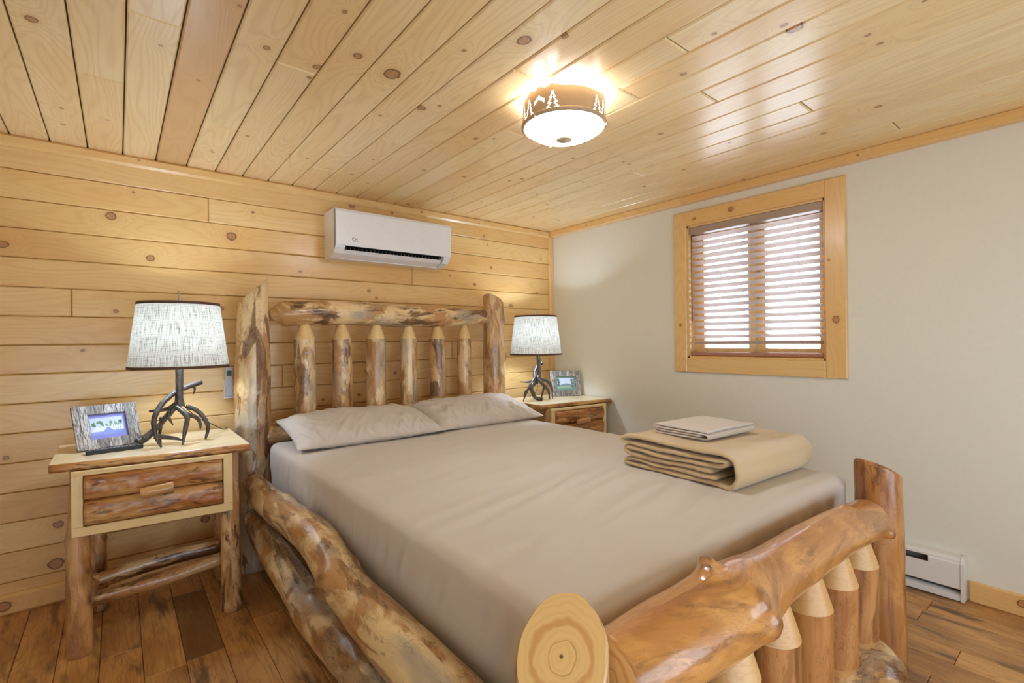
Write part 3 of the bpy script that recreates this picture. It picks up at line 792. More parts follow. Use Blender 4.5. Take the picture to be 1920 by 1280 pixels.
prismY('front_cover', [(-.062, .178), (-.066, .172), (-.066, .062), (-.060, .058), (-.058, .17)], hy0+.012, hy0+.125, M['white_metal'], ht)
prismY('front_cover', [(-.062, .150), (-.066, .150), (-.066, .062), (-.060, .058), (-.058, .146)], hy0+.125, hy1, M['white_metal'], ht)
prismY('bottom_cover', [(-.002, .006), (-.060, .006), (-.060, .030), (-.035, .040), (-.002, .030)], hy0+.012, hy1, M['white_metal'], ht)
prismY('element', [(-.012, .065), (-.050, .065), (-.050, .14), (-.012, .14)], hy0+.03, hy1-.02, M['dark_inside'], ht)
for yy in (hy0, hy1): prismY('end_cap', [(-.001, .004), (-.064, .004), (-.070, .06), (-.070, .176), (-.050, .199), (-.001, .2)], yy, yy+.012, M['white_metal'], ht)

# ------------------------------------------------------------------ bed
bed = thing('log_bed', 'varnished peeled-log bed frame with spindled headboard and footboard', 'bed', (-1.6, -1.35, 0))
HP = [(-2.425, -.20), (-.805, -.20)]
log('post', [(-2.43, -.205, 0), (-2.432, -.20, .5), (-2.428, -.20, 1.0), (-2.425, -.20, 1.485)], [.088, .087, .087, .074], bed, .12, .9, 3, cut1=(.98, -.1), n=48,
    knots=[(.53, .9, .020, .035), (.62, -.5, .014, .03), (.50, -.15, .016, .03), (.80, 1.0, .010, .02), (.36, .3, .01, .03)])
log('post', [(-.80, -.205, 0), (-.802, -.20, .7), (-.805, -.20, 1.500)], [.084, .083, .076], bed, .35, .45, 5, cut1=(-.62, -.25), n=44,
    knots=[(.92, -1.3, .022, .03), (.74, -.9, .016, .025)])
log('post', [(-2.43, -2.548, 0), (-2.43, -2.548, .35), (-2.430, -2.548, .678)], [.083, .080, .078], bed, .55, .3, 8, cut1=(.80, .50), n=64, step=.015)
log('post', [(-.800, -2.565, 0), (-.800, -2.565, .35), (-.800, -2.565, .709)], [.082, .077, .073], bed, .95, .75, 9, cut1=(-.52, .21), n=56, step=.015, deep=.55)
# headboard
log('head_rail', [(-2.345, -.205, 1.358), (-2.27, -.205, 1.364), (-2.0, -.20, 1.378), (-1.6, -.20, 1.370), (-1.2, -.20, 1.368), (-.875, -.20, 1.378)], [.030, .070, .074, .072, .066, .052], bed, .12, 1.0, 11,
    cap0='round', cap1='round', knots=[(.38, .2, .012, .03), (.24, 1.2, .014, .035), (.62, 1.4, .008, .03)], ir=.06, n=44)
log('head_rail', [(-2.38, -.20, .70), (-1.6, -.20, .69), (-.85, -.20, .70)], [.06, .065, .06], bed, .3, .4, 12)
spx = [-2.158, -1.946, -1.728, -1.507, -1.290, -1.068]
tn = [(.08, .8, .060), (.25, 1, .056), (.0, .3, .060), (.1, .5, .055), (.5, .95, .056), (.3, .7, .050)]
kk = [[(.72, .2, .010, .02), (.62, 1.2, .016, .02)], [(.68, 1.3, .01, .02), (.35, .2, .008, .03)], [(.53, 1.4, .026, .018)], [(.78, -.8, .010, .018)], [(.80, -.5, .012, .02)], [(.40, -.2, .012, .018)]]
for i, x in enumerate(spx):
    zb = .70 if i < 4 else .73
    log('spindle', [(x, -.20, zb), (x+.004*math.sin(i*2), -.20, 1.0), (x, -.20, 1.325)], [tn[i][2], tn[i][2]*1.02, tn[i][2]*.96], bed, tn[i][0], tn[i][1], 20+i, cones=(.10, .105), knots=kk[i], ir=.04, n=32)
# side rails
log('side_rail', [(-2.445, -.28, .468), (-2.45, -.60, .462), (-2.448, -.95, .480), (-2.44, -1.30, .492), (-2.455, -1.65, .452), (-2.45, -2.0, .437), (-2.45, -2.50, .43)],
    [.055, .063, .064, .066, .064, .068, .066], bed, .10, .75, 31, n=52, cap0='round', ir=.07, knots=[(.26, .6, .014, .035), (.60, -1.35, .020, .04), (.58, .9, .01, .03)])
log('side_rail', [(-2.445, -.28, .290), (-2.45, -.60, .262), (-2.44, -.95, .225), (-2.45, -1.30, .222), (-2.45, -1.65, .252), (-2.45, -2.0, .262), (-2.45, -2.50, .25)],
    [.052, .062, .064, .064, .068, .066, .062], bed, .05, .7, 33, n=52, cap0='round', ir=.07, knots=[(.45, .2, .012, .04), (.40, -.9, .008, .03)])
for zz in (.46, .26): log('side_rail', [(-.755, -.27, zz), (-.752, -1.4, zz), (-.755, -2.50, zz)], [.058, .064, .06], bed, .3, .5, int(zz*100), n=32)
# footboard
log('foot_rail', [(-2.345, -2.575, .612), (-2.15, -2.58, .610), (-1.98, -2.58, .604), (-1.72, -2.58, .606), (-1.3, -2.575, .592), (-.952, -2.578, .562)], [.074, .082, .088, .068, .066, .068], bed, 1.0, .35, 41, n=64, step=.012,
    cap0='flat', cap1='round', ir=.04, knots=[(.262, .30, .034, .020), (.235, .10, .026, .018), (.28, -1.0, .016, .03), (.30, -1.7, .022, .03), (.84, .1, .010, .02), (.965, -1.9, .030, .014)])
log('foot_rail', [(-2.35, -2.57, .110), (-1.9, -2.57, .11), (-1.4, -2.57, .10), (-1.15, -2.58, .095), (-.99, -2.60, .095)], [.075, .08, .082, .088, .098], bed, .35, .7, 43, n=56, cap1='round', ir=.12,
    knots=[(.955, -1.2, .02, .05), (.9, .3, .016, .04)])
for i, x in enumerate([-2.13, -1.91, -1.69, -1.475, -1.265, -1.065]):
    log('spindle', [(x-.015, -2.565, .135), (x-.015, -2.565, .33), (x-.015, -2.57, .578)], [.068, .069, .067], bed, [.8, .7, .9, 1, .95, .85][i], [.3, .3, .5, .5, .9, .8][i], 50+i, cones=(.075, .13), ir=.025, n=40, step=.012, deep=[.5, .6, .7, .8, .85, .75][i])
for yy in (-.5, -1.1, -1.7, -2.25): box('bed_slat', (-2.42, yy-.04, .175), (-.77, yy+.04, .195), M['trim'], bed)

# ------------------------------------------------------------------ box spring, fitted sheet
def round_box(lo, hi, r, cell, disp=None, name='m', mat=None, parent=None, open_bottom=False):
    v = []; f = []; key = {}
    org = Vector([(lo[i]+hi[i])/2 for i in range(3)])
    nx, ny, nz = [max(2, int(round((hi[i]-lo[i])/cell))) for i in range(3)]
    il = [lo[i]+r for i in range(3)]; ih = [hi[i]-r for i in range(3)]
    def warp(k, n):  # denser cells near the borders
        t = k/n; return t
    def vid(i, j, k):
        kk_ = (i, j, k)
        if kk_ in key: return key[kk_]
        p = Vector((lo[0]+(hi[0]-lo[0])*i/nx, lo[1]+(hi[1]-lo[1])*j/ny, lo[2]+(hi[2]-lo[2])*k/nz))
        c = Vector([min(max(p[a], il[a]), ih[a]) for a in range(3)]); d = p-c
        if d.length > 1e-9:
            nrm = d.normalized(); p = c+nrm*r
        else: nrm = Vector((0, 0, 1))
        if disp: p = p+nrm*disp(p, nrm)
        key[kk_] = len(v); v.append(p-org); return key[kk_]
    for i in range(nx):
        for j in range(ny):
            f.append((vid(i, j, nz), vid(i+1, j, nz), vid(i+1, j+1, nz), vid(i, j+1, nz)))
            if not open_bottom: f.append((vid(i, j, 0), vid(i, j+1, 0), vid(i+1, j+1, 0), vid(i+1, j, 0)))
    for i in range(nx):
        for k in range(nz):
            f.append((vid(i, 0, k), vid(i+1, 0, k), vid(i+1, 0, k+1), vid(i, 0, k+1)))
            f.append((vid(i, ny, k), vid(i, ny, k+1), vid(i+1, ny, k+1), vid(i+1, ny, k)))
    for j in range(ny):
        for k in range(nz):
            f.append((vid(0, j, k), vid(0, j, k+1), vid(0, j+1, k+1), vid(0, j+1, k)))
            f.append((vid(nx, j, k), vid(nx, j+1, k), vid(nx, j+1, k+1), vid(nx, j, k+1)))
    me = mesh_py(name, v, f, True); me.materials.append(mat)
    return link(name, me, parent, mat=Matrix.Translation(org))
tag(round_box((-2.355, -2.45, .197), (-.815, -.30, .395), .025, .05, None, 'box_spring', M['white_cloth']), 'white box spring seen between the log side rails', 'box spring')
def sheet_disp(p, n):
    d = 0
    # diagonal pulls across the top near the foot, and soft undulation
    s = (p.x*.35+p.y*.94)
    w = math.exp(-((p.y+1.95)/.42)**2)*math.exp(-((p.x+1.75)/.6)**2)
    if n.z > .5:
        d += w*.012*abs(noise.noise(Vector((p.x*1.6, (p.y*1.0-p.x*.22)*13, 0))))
        d += .003*noise.noise(Vector((p.x*2.5, p.y*6, 3)))
        d -= .004*math.exp(-((p.y+2.44)/.08)**2)*(1+noise.noise(Vector((p.x*3, 0, 1))))
        d += .0030*noise.noise(Vector((p.x*3, (p.y-.25*p.x)*12, 5)))
    if n.x < -.5:
        g = math.exp(-((p.z-.56)/.05)**2)
        d += g*.020*noise.noise(Vector((0, p.y*22+p.z*10, 7)))*(1 if p.y < -1.0 else .35)
        d -= .012*max(0, (.58-p.z)/.2)
        d += .003*noise.noise(Vector((0, p.y*5, p.z*7)))
    if n.y < -.5:
        g = math.exp(-((p.z-.56)/.05)**2)
        d += g*.018*noise.noise(Vector((p.x*14+p.z*6, 0, 9)))
        d -= .020*max(0, (.62-p.z)/.2)
    return d
tag(round_box((-2.375, -2.475, .370), (-.800, -.285, .672), .045, .014, sheet_disp, 'fitted_sheet', M['sheet']), 'taupe fitted sheet stretched over the mattress of the log bed', 'bed sheet')

# ------------------------------------------------------------------ pillows
def pillow(name, m, w, h, T, seed, label, pinch=.035, hem=False):
    v = []; f = []; NX, NY = 110, 70
    def pt(i, j, side):
        a = -1+2*i/NX; b = -1+2*j/NY
        A = math.copysign(abs(a)**.92, a); B = math.copysign(abs(b)**.92, b)
        x = A*w/2*(1-pinch*(1-b*b)*1.2*abs(a)**3); y = B*h/2*(1-pinch*1.6*(1-a*a)*abs(b)**3)
        prof = (1-abs(a)**3.2)**.62*(1-abs(b)**2.7)**.62
        so = Vector((seed, seed*2, 0))
        edge = (1-prof)
        wr = .012*noise.noise(Vector((x*7, y*3+x*4, seed)))*prof
        rim = max(0, 1-prof)*prof*4
        wr += .036*rim*(abs(noise.noise(Vector((x*20+y*8, y*5, seed+5))))-.15)
        wr += .030*prof*max(0, .35-b)*(abs(noise.noise(Vector((x*22-y*13, y*4, seed+15))))-.2)
        wr += .030*prof*max(0, abs(a)-.35)*(abs(noise.noise(Vector((x*6, y*24+x*9, seed+25))))-.2)
        if hem:
            xs_ = a+.66; wr += .006*math.exp(-(xs_/.018)**2)*prof
            if a < -.66: wr += .030*prof*noise.noise(Vector((x*16, y*13, seed+33)))
        z = side*(T*prof*(.62 if side > 0 else .38))+(wr if side > 0 else wr*.3)
        z += .012*noise.noise(Vector((x*3, y*3, seed+9)))*prof
        return Vector((x, y, z))
    idx = {}
    for side in (1, -1):
        for i in range(NX+1):
            for j in range(NY+1):
                bd = i in (0, NX) or j in (0, NY)
                if bd and side == -1: idx[(i, j, -1)] = idx[(i, j, 1)]; continue
                idx[(i, j, side)] = len(v); v.append(pt(i, j, side))
    for side in (1, -1):
        for i in range(NX):
            for j in range(NY):
                q_ = (idx[(i, j, side)], idx[(i+1, j, side)], idx[(i+1, j+1, side)], idx[(i, j+1, side)])
                f.append(q_ if side > 0 else q_[::-1])
    me = mesh_py(name, v, f, True); me.materials.append(M['sheet'])
    return tag(link(name, me, None, mat=m), label, 'pillow', 'bed pillows')
def pose(cx, cy, cz, rx, ry, rz): return Matrix.Translation((cx, cy, cz)) @ Matrix.Rotation(rz, 4, 'Z') @ Matrix.Rotation(rx, 4, 'X') @ Matrix.Rotation(ry, 4, 'Y')
pillow('pillow', pose(-1.930, -.470, .734, math.radians(10), math.radians(0), math.radians(-1)), .81, .48, .118, 2, 'taupe pillow beside the left lamp, nearest the left bedpost')
pillow('pillow', pose(-1.145, -.46, .733, math.radians(11), math.radians(0), math.radians(0)), .80, .46, .130, 14, 'taupe pillow on the right, with a rumpled open hem end', hem=True)

# ------------------------------------------------------------------ folded blanket and folded sheets
def ribbon(name, path, th, x0_, x1_, mat, nx, seed, amp, label, cat, rot=0, puff=.0):
    """folded cloth: a thick strip following path in the y-z plane, extruded in x"""
    P = catmull([(0, a, b) for a, b in path], 5); N = len(P)
    L_ = []; Rr_ = []
    for i, p in enumerate(P):
        tg = (P[min(i+1, N-1)]-P[max(i-1, 0)]).normalized(); nn = Vector((0, -tg.z, tg.y))
        L_.append(p+nn*th/2); Rr_.append(p-nn*th/2)
    t0 = (P[-1]-P[-2]).normalized(); t1 = (P[0]-P[1]).normalized()
    loop = L_+[P[-1]+t0*th*.45]+Rr_[::-1]+[P[0]+t1*th*.45]; n = len(loop)
    cx = (x0_+x1_)/2; cy = sum(p.y for p in P)/N; zmin = min(p.z for p in loop); zmax = max(p.z for p in loop)
    v = []; f = []
    xs = [x0_+th*.0, x0_+th*.25, x0_+th*.7]+[x0_+th+(x1_-x0_-2*th)*k/nx for k in range(nx+1)]+[x1_-th*.7, x1_-th*.25, x1_]
    for xi, x in enumerate(xs):
        ed = min(x-x0_, x1_-x)/th; s = 1 if ed >= 1 else math.sqrt(max(.0, 1-(1-ed)**2))*.75+.25
        for li, p in enumerate(loop):
            c = P[min(li, N-1)] if li < N+1 else P[max(0, min(N-1, 2*N+1-li-0-1))]
            q_ = c+(p-c)*s
            w = amp*noise.noise(Vector((x*7, q_.y*7, q_.z*30+seed)))*(1 if q_.z-zmin > .02 else .2)
            ex = amp*1.3*noise.noise(Vector((q_.y*14, q_.z*55, seed+xi*.0)))*(1 if xi < 5 else (-1 if xi > len(xs)-5 else 0))
            v.append(Vector((x-cx+ex, q_.y-cy, q_.z-zmin+w+puff*(q_.z-zmin)*math.cos((x-cx)/(x1_-x0_)*math.pi))))
    for i in range(len(xs)-1):
        for k in range(n): f.append((i*n+k, i*n+(k+1) % n, (i+1)*n+(k+1) % n, (i+1)*n+k))
    # end caps: quads between the two sides
    for base_, flip in ((0, False), ((len(xs)-1)*n, True)):
        for k in range(N-1):
            a, b, c_, d = base_+k, base_+k+1, base_+2*N-(k+1), base_+2*N-k
            f.append((a, b, c_, d) if not flip else (d, c_, b, a))
        f.append((base_+N-1, base_+N, base_+N+1)); f.append((base_+2*N, base_+2*N+1, base_))
    me = mesh_py(name, v, f, True); me.materials.append(mat)
    bm = bmesh.new(); bm.from_mesh(me); bmesh.ops.recalc_face_normals(bm, faces=bm.faces); bm.to_mesh(me); bm.free()
    o = link(name, me, None, mat=Matrix.Translation((cx, cy, zmin)) @ Matrix.Rotation(rot, 4, 'Z'))
    return tag(o, label, cat)
def fold(lv, a, b, th):
    """levels -> path; lv is list of (y0, y1, level) runs"""
    out = []
    for (p, q_, l) in lv:
        d = 1 if q_ > p else -1
        for t in (0, .25, .5, .75, 1): out.append((a+(b-a)*(p+(q_-p)*t), l))
    return out
zt_ = .676; th = .0165
lev = lambda k: zt_+th/2+k*.0205
runs = [(.80, .10, lev(2)), (.04, .14, lev(3)), (.30, .86, lev(3)), (.92, .86, lev(4)), (.80, .08, lev(4)), (.00, .02, lev(4.7)), (.06, .5, lev(5.3)), (.75, .93, lev(5.15)), (1.0, 1.0, lev(3.0)), (.96, .80, lev(0)), (.5, .06, lev(0)), (.03, .05, lev(.6)), (.10, .5, lev(1)), (.7, .84, lev(1))]
path = []
yA, yB = -1.82, -2.33
for (p, q_, l) in runs:
    for t in ((0, .5, 1) if abs(q_-p) > .3 else ((.5,) if abs(q_-p) < .045 else (0, 1))): path.append((yA+(yB-yA)*(p+(q_-p)*t), l))
ribbon('blanket', path, th, -1.355, -.80, M['fleece'], 26, 3, .0075, 'folded tan fleece blanket lying on the foot of the bed', 'blanket', math.radians(-3))
th2 = .0088; bz = lev(5.3)+th/2+.0035
l2 = lambda k: bz+th2/2+k*.0102
path2 = []; yA2, yB2 = -1.90, -2.16
for (p, q_, l) in [(.85, .1, l2(1)), (.03, .12, l2(2)), (.4, .93, l2(2)), (1.0, .95, l2(1)), (.9, .92, l2(0)), (.6, .06, l2(0)), (.0, .0, l2(1.4)), (.04, .3, l2(3)), (.6, .96, l2(3))]:
    for t in ((0, .5, 1) if abs(q_-p) > .3 else ((.5,) if abs(q_-p) < .06 else (0, 1))): path2.append((yA2+(yB2-yA2)*(p+(q_-p)*t), l))
ribbon('folded_sheet', path2, th2, -1.235, -.905, M['sheet'], 18, 9, .0040, 'small folded taupe sheet resting on top of the tan blanket', 'bed sheet', math.radians(-4))

# ------------------------------------------------------------------ nightstands
def nightstand(dx, label, seed, tx0=-3.20, tx1=-2.53):
    t = thing('nightstand', label, 'nightstand', (-2.865+dx, -.37, 0), 'rustic log nightstands')
    X = lambda x: x+dx
    # live-edge slab
    zt, zb = .745, .712; n = 40; rs = random.Random(seed)
    top = []; 
    def edge(x): # front edge y
        return -.575-.075*((x-tx0)/(tx1-tx0))+.010*noise.noise(Vector((x*9, seed, 0)))
    xs = [tx0+(tx1-tx0)*k/n for k in range(n+1)]
    v = []; f = []; mi = []; org = Vector((X(-2.865), -.37, .728))
    prof = [(0, zt), (-.006, zt-.004), (-.016, zt-.016), (-.010, zb+.004), (0.006, zb)]   # front rows: offset outward, z
    for k, x in enumerate(xs):
        e = edge(x); v.append(Vector((X(x), -.10, zt))-org)
        for m_, (dy, z) in enumerate(prof):
            v.append(Vector((X(x), e+dy+.004*noise.noise(Vector((x*25, m_*3, seed))), z+.003*noise.noise(Vector((x*20, m_, seed+4)))*(1 if m_ else 0)))-org)
        v.append(Vector((X(x), -.10, zb))-org)
    w = 7
    for k in range(n):
        for m_ in range(w):
            a = k*w+m_; b = k*w+(m_+1) % w
            f.append((a, b, b+w, a+w)); mi.append(0 if m_ in (0, 6, 5) else 1)
    f.append(tuple(range(w))[::-1]); mi.append(1); f.append(tuple(range(n*w, n*w+w))); mi.append(1)
    me = mesh_py('top', v, f, False, mi); me.materials.append(M['slab']); me.materials.append(M['bark_edge'])
    bm = bmesh.new(); bm.from_mesh(me); bmesh.ops.recalc_face_normals(bm, faces=bm.faces)
    for fc in bm.faces: fc.smooth = fc.material_index == 1 and len(fc.verts) == 4
    bm.to_mesh(me); bm.free()
    link('top', me, t, mat=Matrix.Translation(org))
    for (x, y, tn_, ag, s) in ((-3.115, -.585, .75, .35, 1), (-2.60, -.60, .35, 1, 2), (-3.075, -.21, .7, .8, 3), (-2.575, -.24, .5, .9, 4)):
        log('leg', [(X(x), y, 0), (X(x-.004), y+.003, .35), (X(x+.004), y+.02, .712)], [.042, .038, .033], t, tn_, ag, seed*10+s, n=28, knots=[(.45, -.9, .012, .02), (.62, 2, .01, .02), (.3, -.8, .008, .02)], ir=.06)
    # pale drawer surround: four boards around the drawer
    fm = frame_of((.996, -.087, 0), (0, 0, 1), (X(-2.868), -.632, .590))
    Lw, Hh, b = .535, .250, .035
    for (w_, h_, ox, oz) in ((Lw, b, 0, -(Hh-b)/2), (Lw, .018, 0, (Hh-.018)/2), (b, Hh-b-.018, -(Lw-b)/2, (b-.018)/2), (b, Hh-b-.018, (Lw-b)/2, (b-.018)/2)):
        o = plank('surround', max(w_, h_), min(w_, h_), .016, M['pale'], t, fm @ Matrix.Translation((ox, oz, 0)) @ (Matrix.Rotation(math.pi/2, 4, 'Z') if h_ > w_ else Matrix.Identity(4)), .002, [])
    box('case', (X(-3.06), -.56, .475), (X(-2.66), -.13, .71), M['pale'], t)
    # drawer of two half logs with a stub handle
    dwm = fm
    def half(z0_, z1_, s):
        nn, mm = 44, 9; v = []; f = []
        L2 = (Lw-2*b)/2-.004
        for k in range(nn+1):
            x = -L2+2*L2*k/nn
            for j in range(mm+1):
                a = j/mm; z = z0_+(z1_-z0_)*a
                d = .017+.014*math.sin(a*math.pi)**.6+.005*noise.noise(Vector((x*12, z*40, s)))+.004*noise.noise(Vector((x*40, z*60, s+3)))
                if j in (0, mm): d = .004
                v.append((x, z, d))
        for k in range(nn):
            for j in range(mm):
                a = k*(mm+1)+j; f.append((a, a+mm+1, a+mm+2, a+1))
        n0 = len(v); v += [(-L2, z0_, 0), (L2, z0_, 0), (L2, z1_, 0), (-L2, z1_, 0)]
        f.append((n0, n0+3, n0+2, n0+1)); f.append(tuple([n0]+list(range(0, mm+1))+[n0+3])[::1]); f.append(tuple([n0+1]+list(range(nn*(mm+1), nn*(mm+1)+mm+1))+[n0+2])[::-1])
        return v, f
    v1, f1 = half(-.089, .008, seed); v2, f2 = half(.010, .106, seed+7)
    v = v1+v2; f = f1+[tuple(a+len(v1) for a in q_) for q_ in f2]
    me = mesh_py('drawer', v, f, True); me.materials.append(M['bark_edge'])
    dr = link('drawer', me, t, mat=dwm)
    hp = [dwm @ Vector((-.055, .018, .052)), dwm @ Vector((0, .022, .054)), dwm @ Vector((.055, .026, .052))]
    log('handle', [tuple(a) for a in hp], [.020, .021, .022], dr, .8, .2, seed+60, n=22, step=.01)
    log('stretcher', [(X(-3.09), -.46, .150), (X(-2.86), -.47, .165), (X(-2.62), -.48, .195)], [.028, .033, .028], t, .5, .8, seed+71, n=24, ir=.12, knots=[(.4, .5, .01, .02)])
    log('stretcher', [(X(-3.08), -.34, .175), (X(-2.86), -.33, .200), (X(-2.61), -.35, .205)], [.032, .036, .03], t, .3, 1, seed+72, n=24, ir=.12, knots=[(.3, .5, .01, .02)])
    for (xa, xb) in ((-3.11, -3.08), (-2.60, -2.58)):
        log('stretcher', [(X(xa), -.58, .17), (X((xa+xb)/2), -.41, .175), (X(xb), -.22, .17)], [.025, .03, .025], t, .6, .8, seed+73+int(xa*10), n=20, ir=.1)
    return t
M['pale'] = board_mat('pale pine', srgb(238, 212, 160), srgb(232, 200, 142), srgb(216, 176, 116), srgb(180, 130, 90), .45, .15, .12)
nsl = nightstand(0, 'log nightstand left of the bed, carrying the violet picture and black remote', 4)
nsr = nightstand(2.515, 'log nightstand in the corner right of the bed, by the white wall', 9)
# pink scrawl on the left drawer
sweep('scrawl', [(-3.052, -.648+.03-.040, .560), (-3.050, -.618-.040, .585), (-3.040, -.618-.040, .583), (-3.038, -.618-.040, .560)], [.0016]*4, plain('pink crayon', srgb(205, 130, 120), .8), nsl, 5, 3)

# ------------------------------------------------------------------ table lamps
LA = {
 'stem': [(-2.77,-.4,1.12),(-2.772,-.4,.991),(-2.773,-.4,.948),(-2.77,-.4,.913)],
 'A': [(-2.68,-.35,1.016),(-2.73,-.37,1.001),(-2.785,-.4,.979),(-2.832,-.43,.943),(-2.861,-.46,.901),(-2.872,-.48,.858),(-2.866,-.49,.8),(-2.847,-.49,.749)],
 'As': [(-2.713,-.36,1.003),(-2.708,-.36,.983),(-2.714,-.36,.96)],
 'B': [(-2.78,-.4,.93),(-2.809,-.38,.906),(-2.838,-.36,.898),(-2.882,-.34,.894)],
 'C': [(-2.775,-.4,.926),(-2.811,-.4,.884),(-2.846,-.39,.835),(-2.875,-.38,.804),(-2.904,-.38,.776),(-2.931,-.4,.766)],
 'D': [(-2.79,-.43,.915),(-2.76,-.46,.888),(-2.75,-.48,.862),(-2.759,-.49,.816),(-2.77,-.5,.749)],
 'Df': [(-2.75,-.46,.881),(-2.714,-.45,.861),(-2.698,-.45,.834),(-2.697,-.45,.805)],
 'E': [(-2.747,-.4,.911),(-2.703,-.4,.885),(-2.672,-.41,.839),(-2.663,-.42,.801),(-2.675,-.43,.750)],
 'F': [(-2.814,-.41,.894),(-2.815,-.42,.868),(-2.798,-.42,.83)],
 'G': [(-2.868,-.4,.787),(-2.832,-.4,.778),(-2.792,-.4,.768),(-2.764,-.4,.755)],
 'K': [(-2.84,-.38,.866),(-2.842,-.37,.823),(-2.847,-.37,.78),(-2.844,-.4,.752)]}
RA = {'stem': [.0165,.0155,.017,.020], 'A': [.0125,.0115,.0105,.0115,.0115,.0105,.009,.004], 'As': [.006,.005,.0015], 'B': [.012,.010,.009,.006], 'C': [.014,.012,.011,.013,.018,.014],
      'D': [.010,.012,.011,.0095,.004], 'Df': [.010,.009,.007,.003], 'E': [.010,.010,.0095,.009,.005], 'F': [.009,.007,.002], 'G': [.012,.0105,.008,.004], 'K': [.008,.007,.006,.004]}
LB = {
 'stem': [(-.48,-.33,1.12),(-.47,-.33,1.021),(-.468,-.33,.937),(-.489,-.33,.909)],
 'S': [(-.475,-.33,1.055),(-.500,-.345,1.052),(-.525,-.36,1.060)],
 'Bk': [(-.40,-.29,1.024),(-.437,-.28,1.006),(-.489,-.3,.954),(-.511,-.33,.915)],
 'A': [(-.511,-.33,.919),(-.575,-.35,.870),(-.625,-.36,.811),(-.660,-.36,.750)],
 'H': [(-.5,-.33,.902),(-.543,-.29,.883),(-.612,-.27,.888)],
 'C': [(-.511,-.33,.906),(-.573,-.36,.855),(-.579,-.38,.807),(-.565,-.4,.770),(-.519,-.41,.762)],
 'D': [(-.489,-.33,.914),(-.47,-.37,.869),(-.433,-.39,.818),(-.415,-.39,.748)],
 'E': [(-.466,-.33,.9),(-.385,-.33,.882),(-.356,-.35,.83),(-.378,-.38,.749)],
 'F': [(-.456,-.37,.847),(-.471,-.37,.799),(-.482,-.36,.750)],
 'G': [(-.489,-.33,.88),(-.492,-.27,.843),(-.525,-.23,.801),(-.54,-.23,.752)]}
RB = {'stem': [.0165,.015,.016,.019], 'S': [.009,.006,.002], 'Bk': [.015,.012,.013,.014], 'A': [.014,.011,.008,.003], 'H': [.012,.008,.003], 'C': [.014,.014,.014,.014,.016],
      'D': [.014,.013,.010,.004], 'E': [.012,.012,.010,.004], 'F': [.008,.007,.003], 'G': [.011,.009,.008,.004]}
def table_lamp(label, c, S, R, cord, zb):
    t = thing('table_lamp', label, 'lamp', (c[0], c[1], .745), 'antler table lamps')
    for k in S:
        sweep('antler', S[k], R[k], M['antler'], t, 14, 6, rough=.12 if k not in ('C', 'A') else .22, seed=len(k))
    lathe('lamp_shade', [(.197, 0), (.160, .298)], M['shade'], t, (c[0], c[1], zb), 96)
    for (r, z, h) in ((.197, 0, .011), (.161, .287, .011)):
        lathe('shade_trim', [(r+.0002-.0012, z-.001), (r+.0014, z-.001), (r+.0008, z+h), (r-.0018, z+h)], M['brown_tape'], t, (c[0], c[1], zb), 96)
    sweep('harp', [(c[0], c[1], 1.12), (c[0]-.055, c[1], zb+.12), (c[0]-.03, c[1], zb+.26), (c[0], c[1], zb+.285)], [.0018]*4, M['nickel'], t, 6, 6)
    sweep('harp', [(c[0], c[1], 1.12), (c[0]+.055, c[1], zb+.12), (c[0]+.03, c[1], zb+.26), (c[0], c[1], zb+.285)], [.0018]*4, M['nickel'], t, 6, 6)
    lathe('finial', [(.0005, .355), (.003, .353), (.0045, .345), (.003, .33), (.006, .315), (.009, .305), (.009, .287), (.0005, .285)], M['nickel'], t, (c[0], c[1], zb-.0), 20)
    for a in (0, 2.094, 4.188):
        sweep('spider_arm', [(c[0], c[1], zb+.286), (c[0]+.08*math.cos(a), c[1]+.08*math.sin(a), zb+.286), (c[0]+.158*math.cos(a), c[1]+.158*math.sin(a), zb+.292)], [.0015]*3, M['nickel'], t, 6, 3)
    bm_ = NT('lit bulb'); bm_.base((1, 1, 1, 1), .3); bm_.b.inputs['Emission Color'].default_value = (.93, .97, 1, 1); bm_.b.inputs['Emission Strength'].default_value = 3
    lathe('bulb', [(.0005, .075), (.018, .070), (.029, .050), (.030, .035), (.022, .012), (.013, -.005), (.013, -.03), (.0005, -.03)], bm_.m, t, (c[0], c[1], zb+.09), 24)
    lathe('socket', [(.0005, 0), (.017, 0), (.017, .05), (.0005, .05)], M['black'], t, (c[0], c[1], zb+.012), 20)
    sweep('cord', cord, [.0022]*len(cord), M['black'], t, 7, 5)
    l = lamp_light('bulb_light', (c[0], c[1], zb+.15), SHADE_W, (.62, .79, 1.0), .045)
    bpy_parent(l, t)
    bb = [o for o in t.children if o.name.startswith('bulb') and o.type == 'MESH'][0]
    bb.visible_shadow = True
    return t
table_lamp('antler table lamp with linen shade on the left nightstand beside the weathered frame', (-2.768, -.40), LA, RA, [(-2.77, -.40, .93), (-2.70, -.37, .85), (-2.63, -.29, .80), (-2.57, -.19, .755), (-2.54, -.12, .748), (-2.53, -.07, .70), (-2.53, -.06, .35)], 1.092)
table_lamp('antler table lamp with linen shade in the corner right of the bed', (-.500, -.33), LB, RB, [(-.48, -.33, .92), (-.43, -.27, .87), (-.40, -.22, .80), (-.42, -.16, .750), (-.44, -.08, .70), (-.44, -.06, .35)], 1.092)

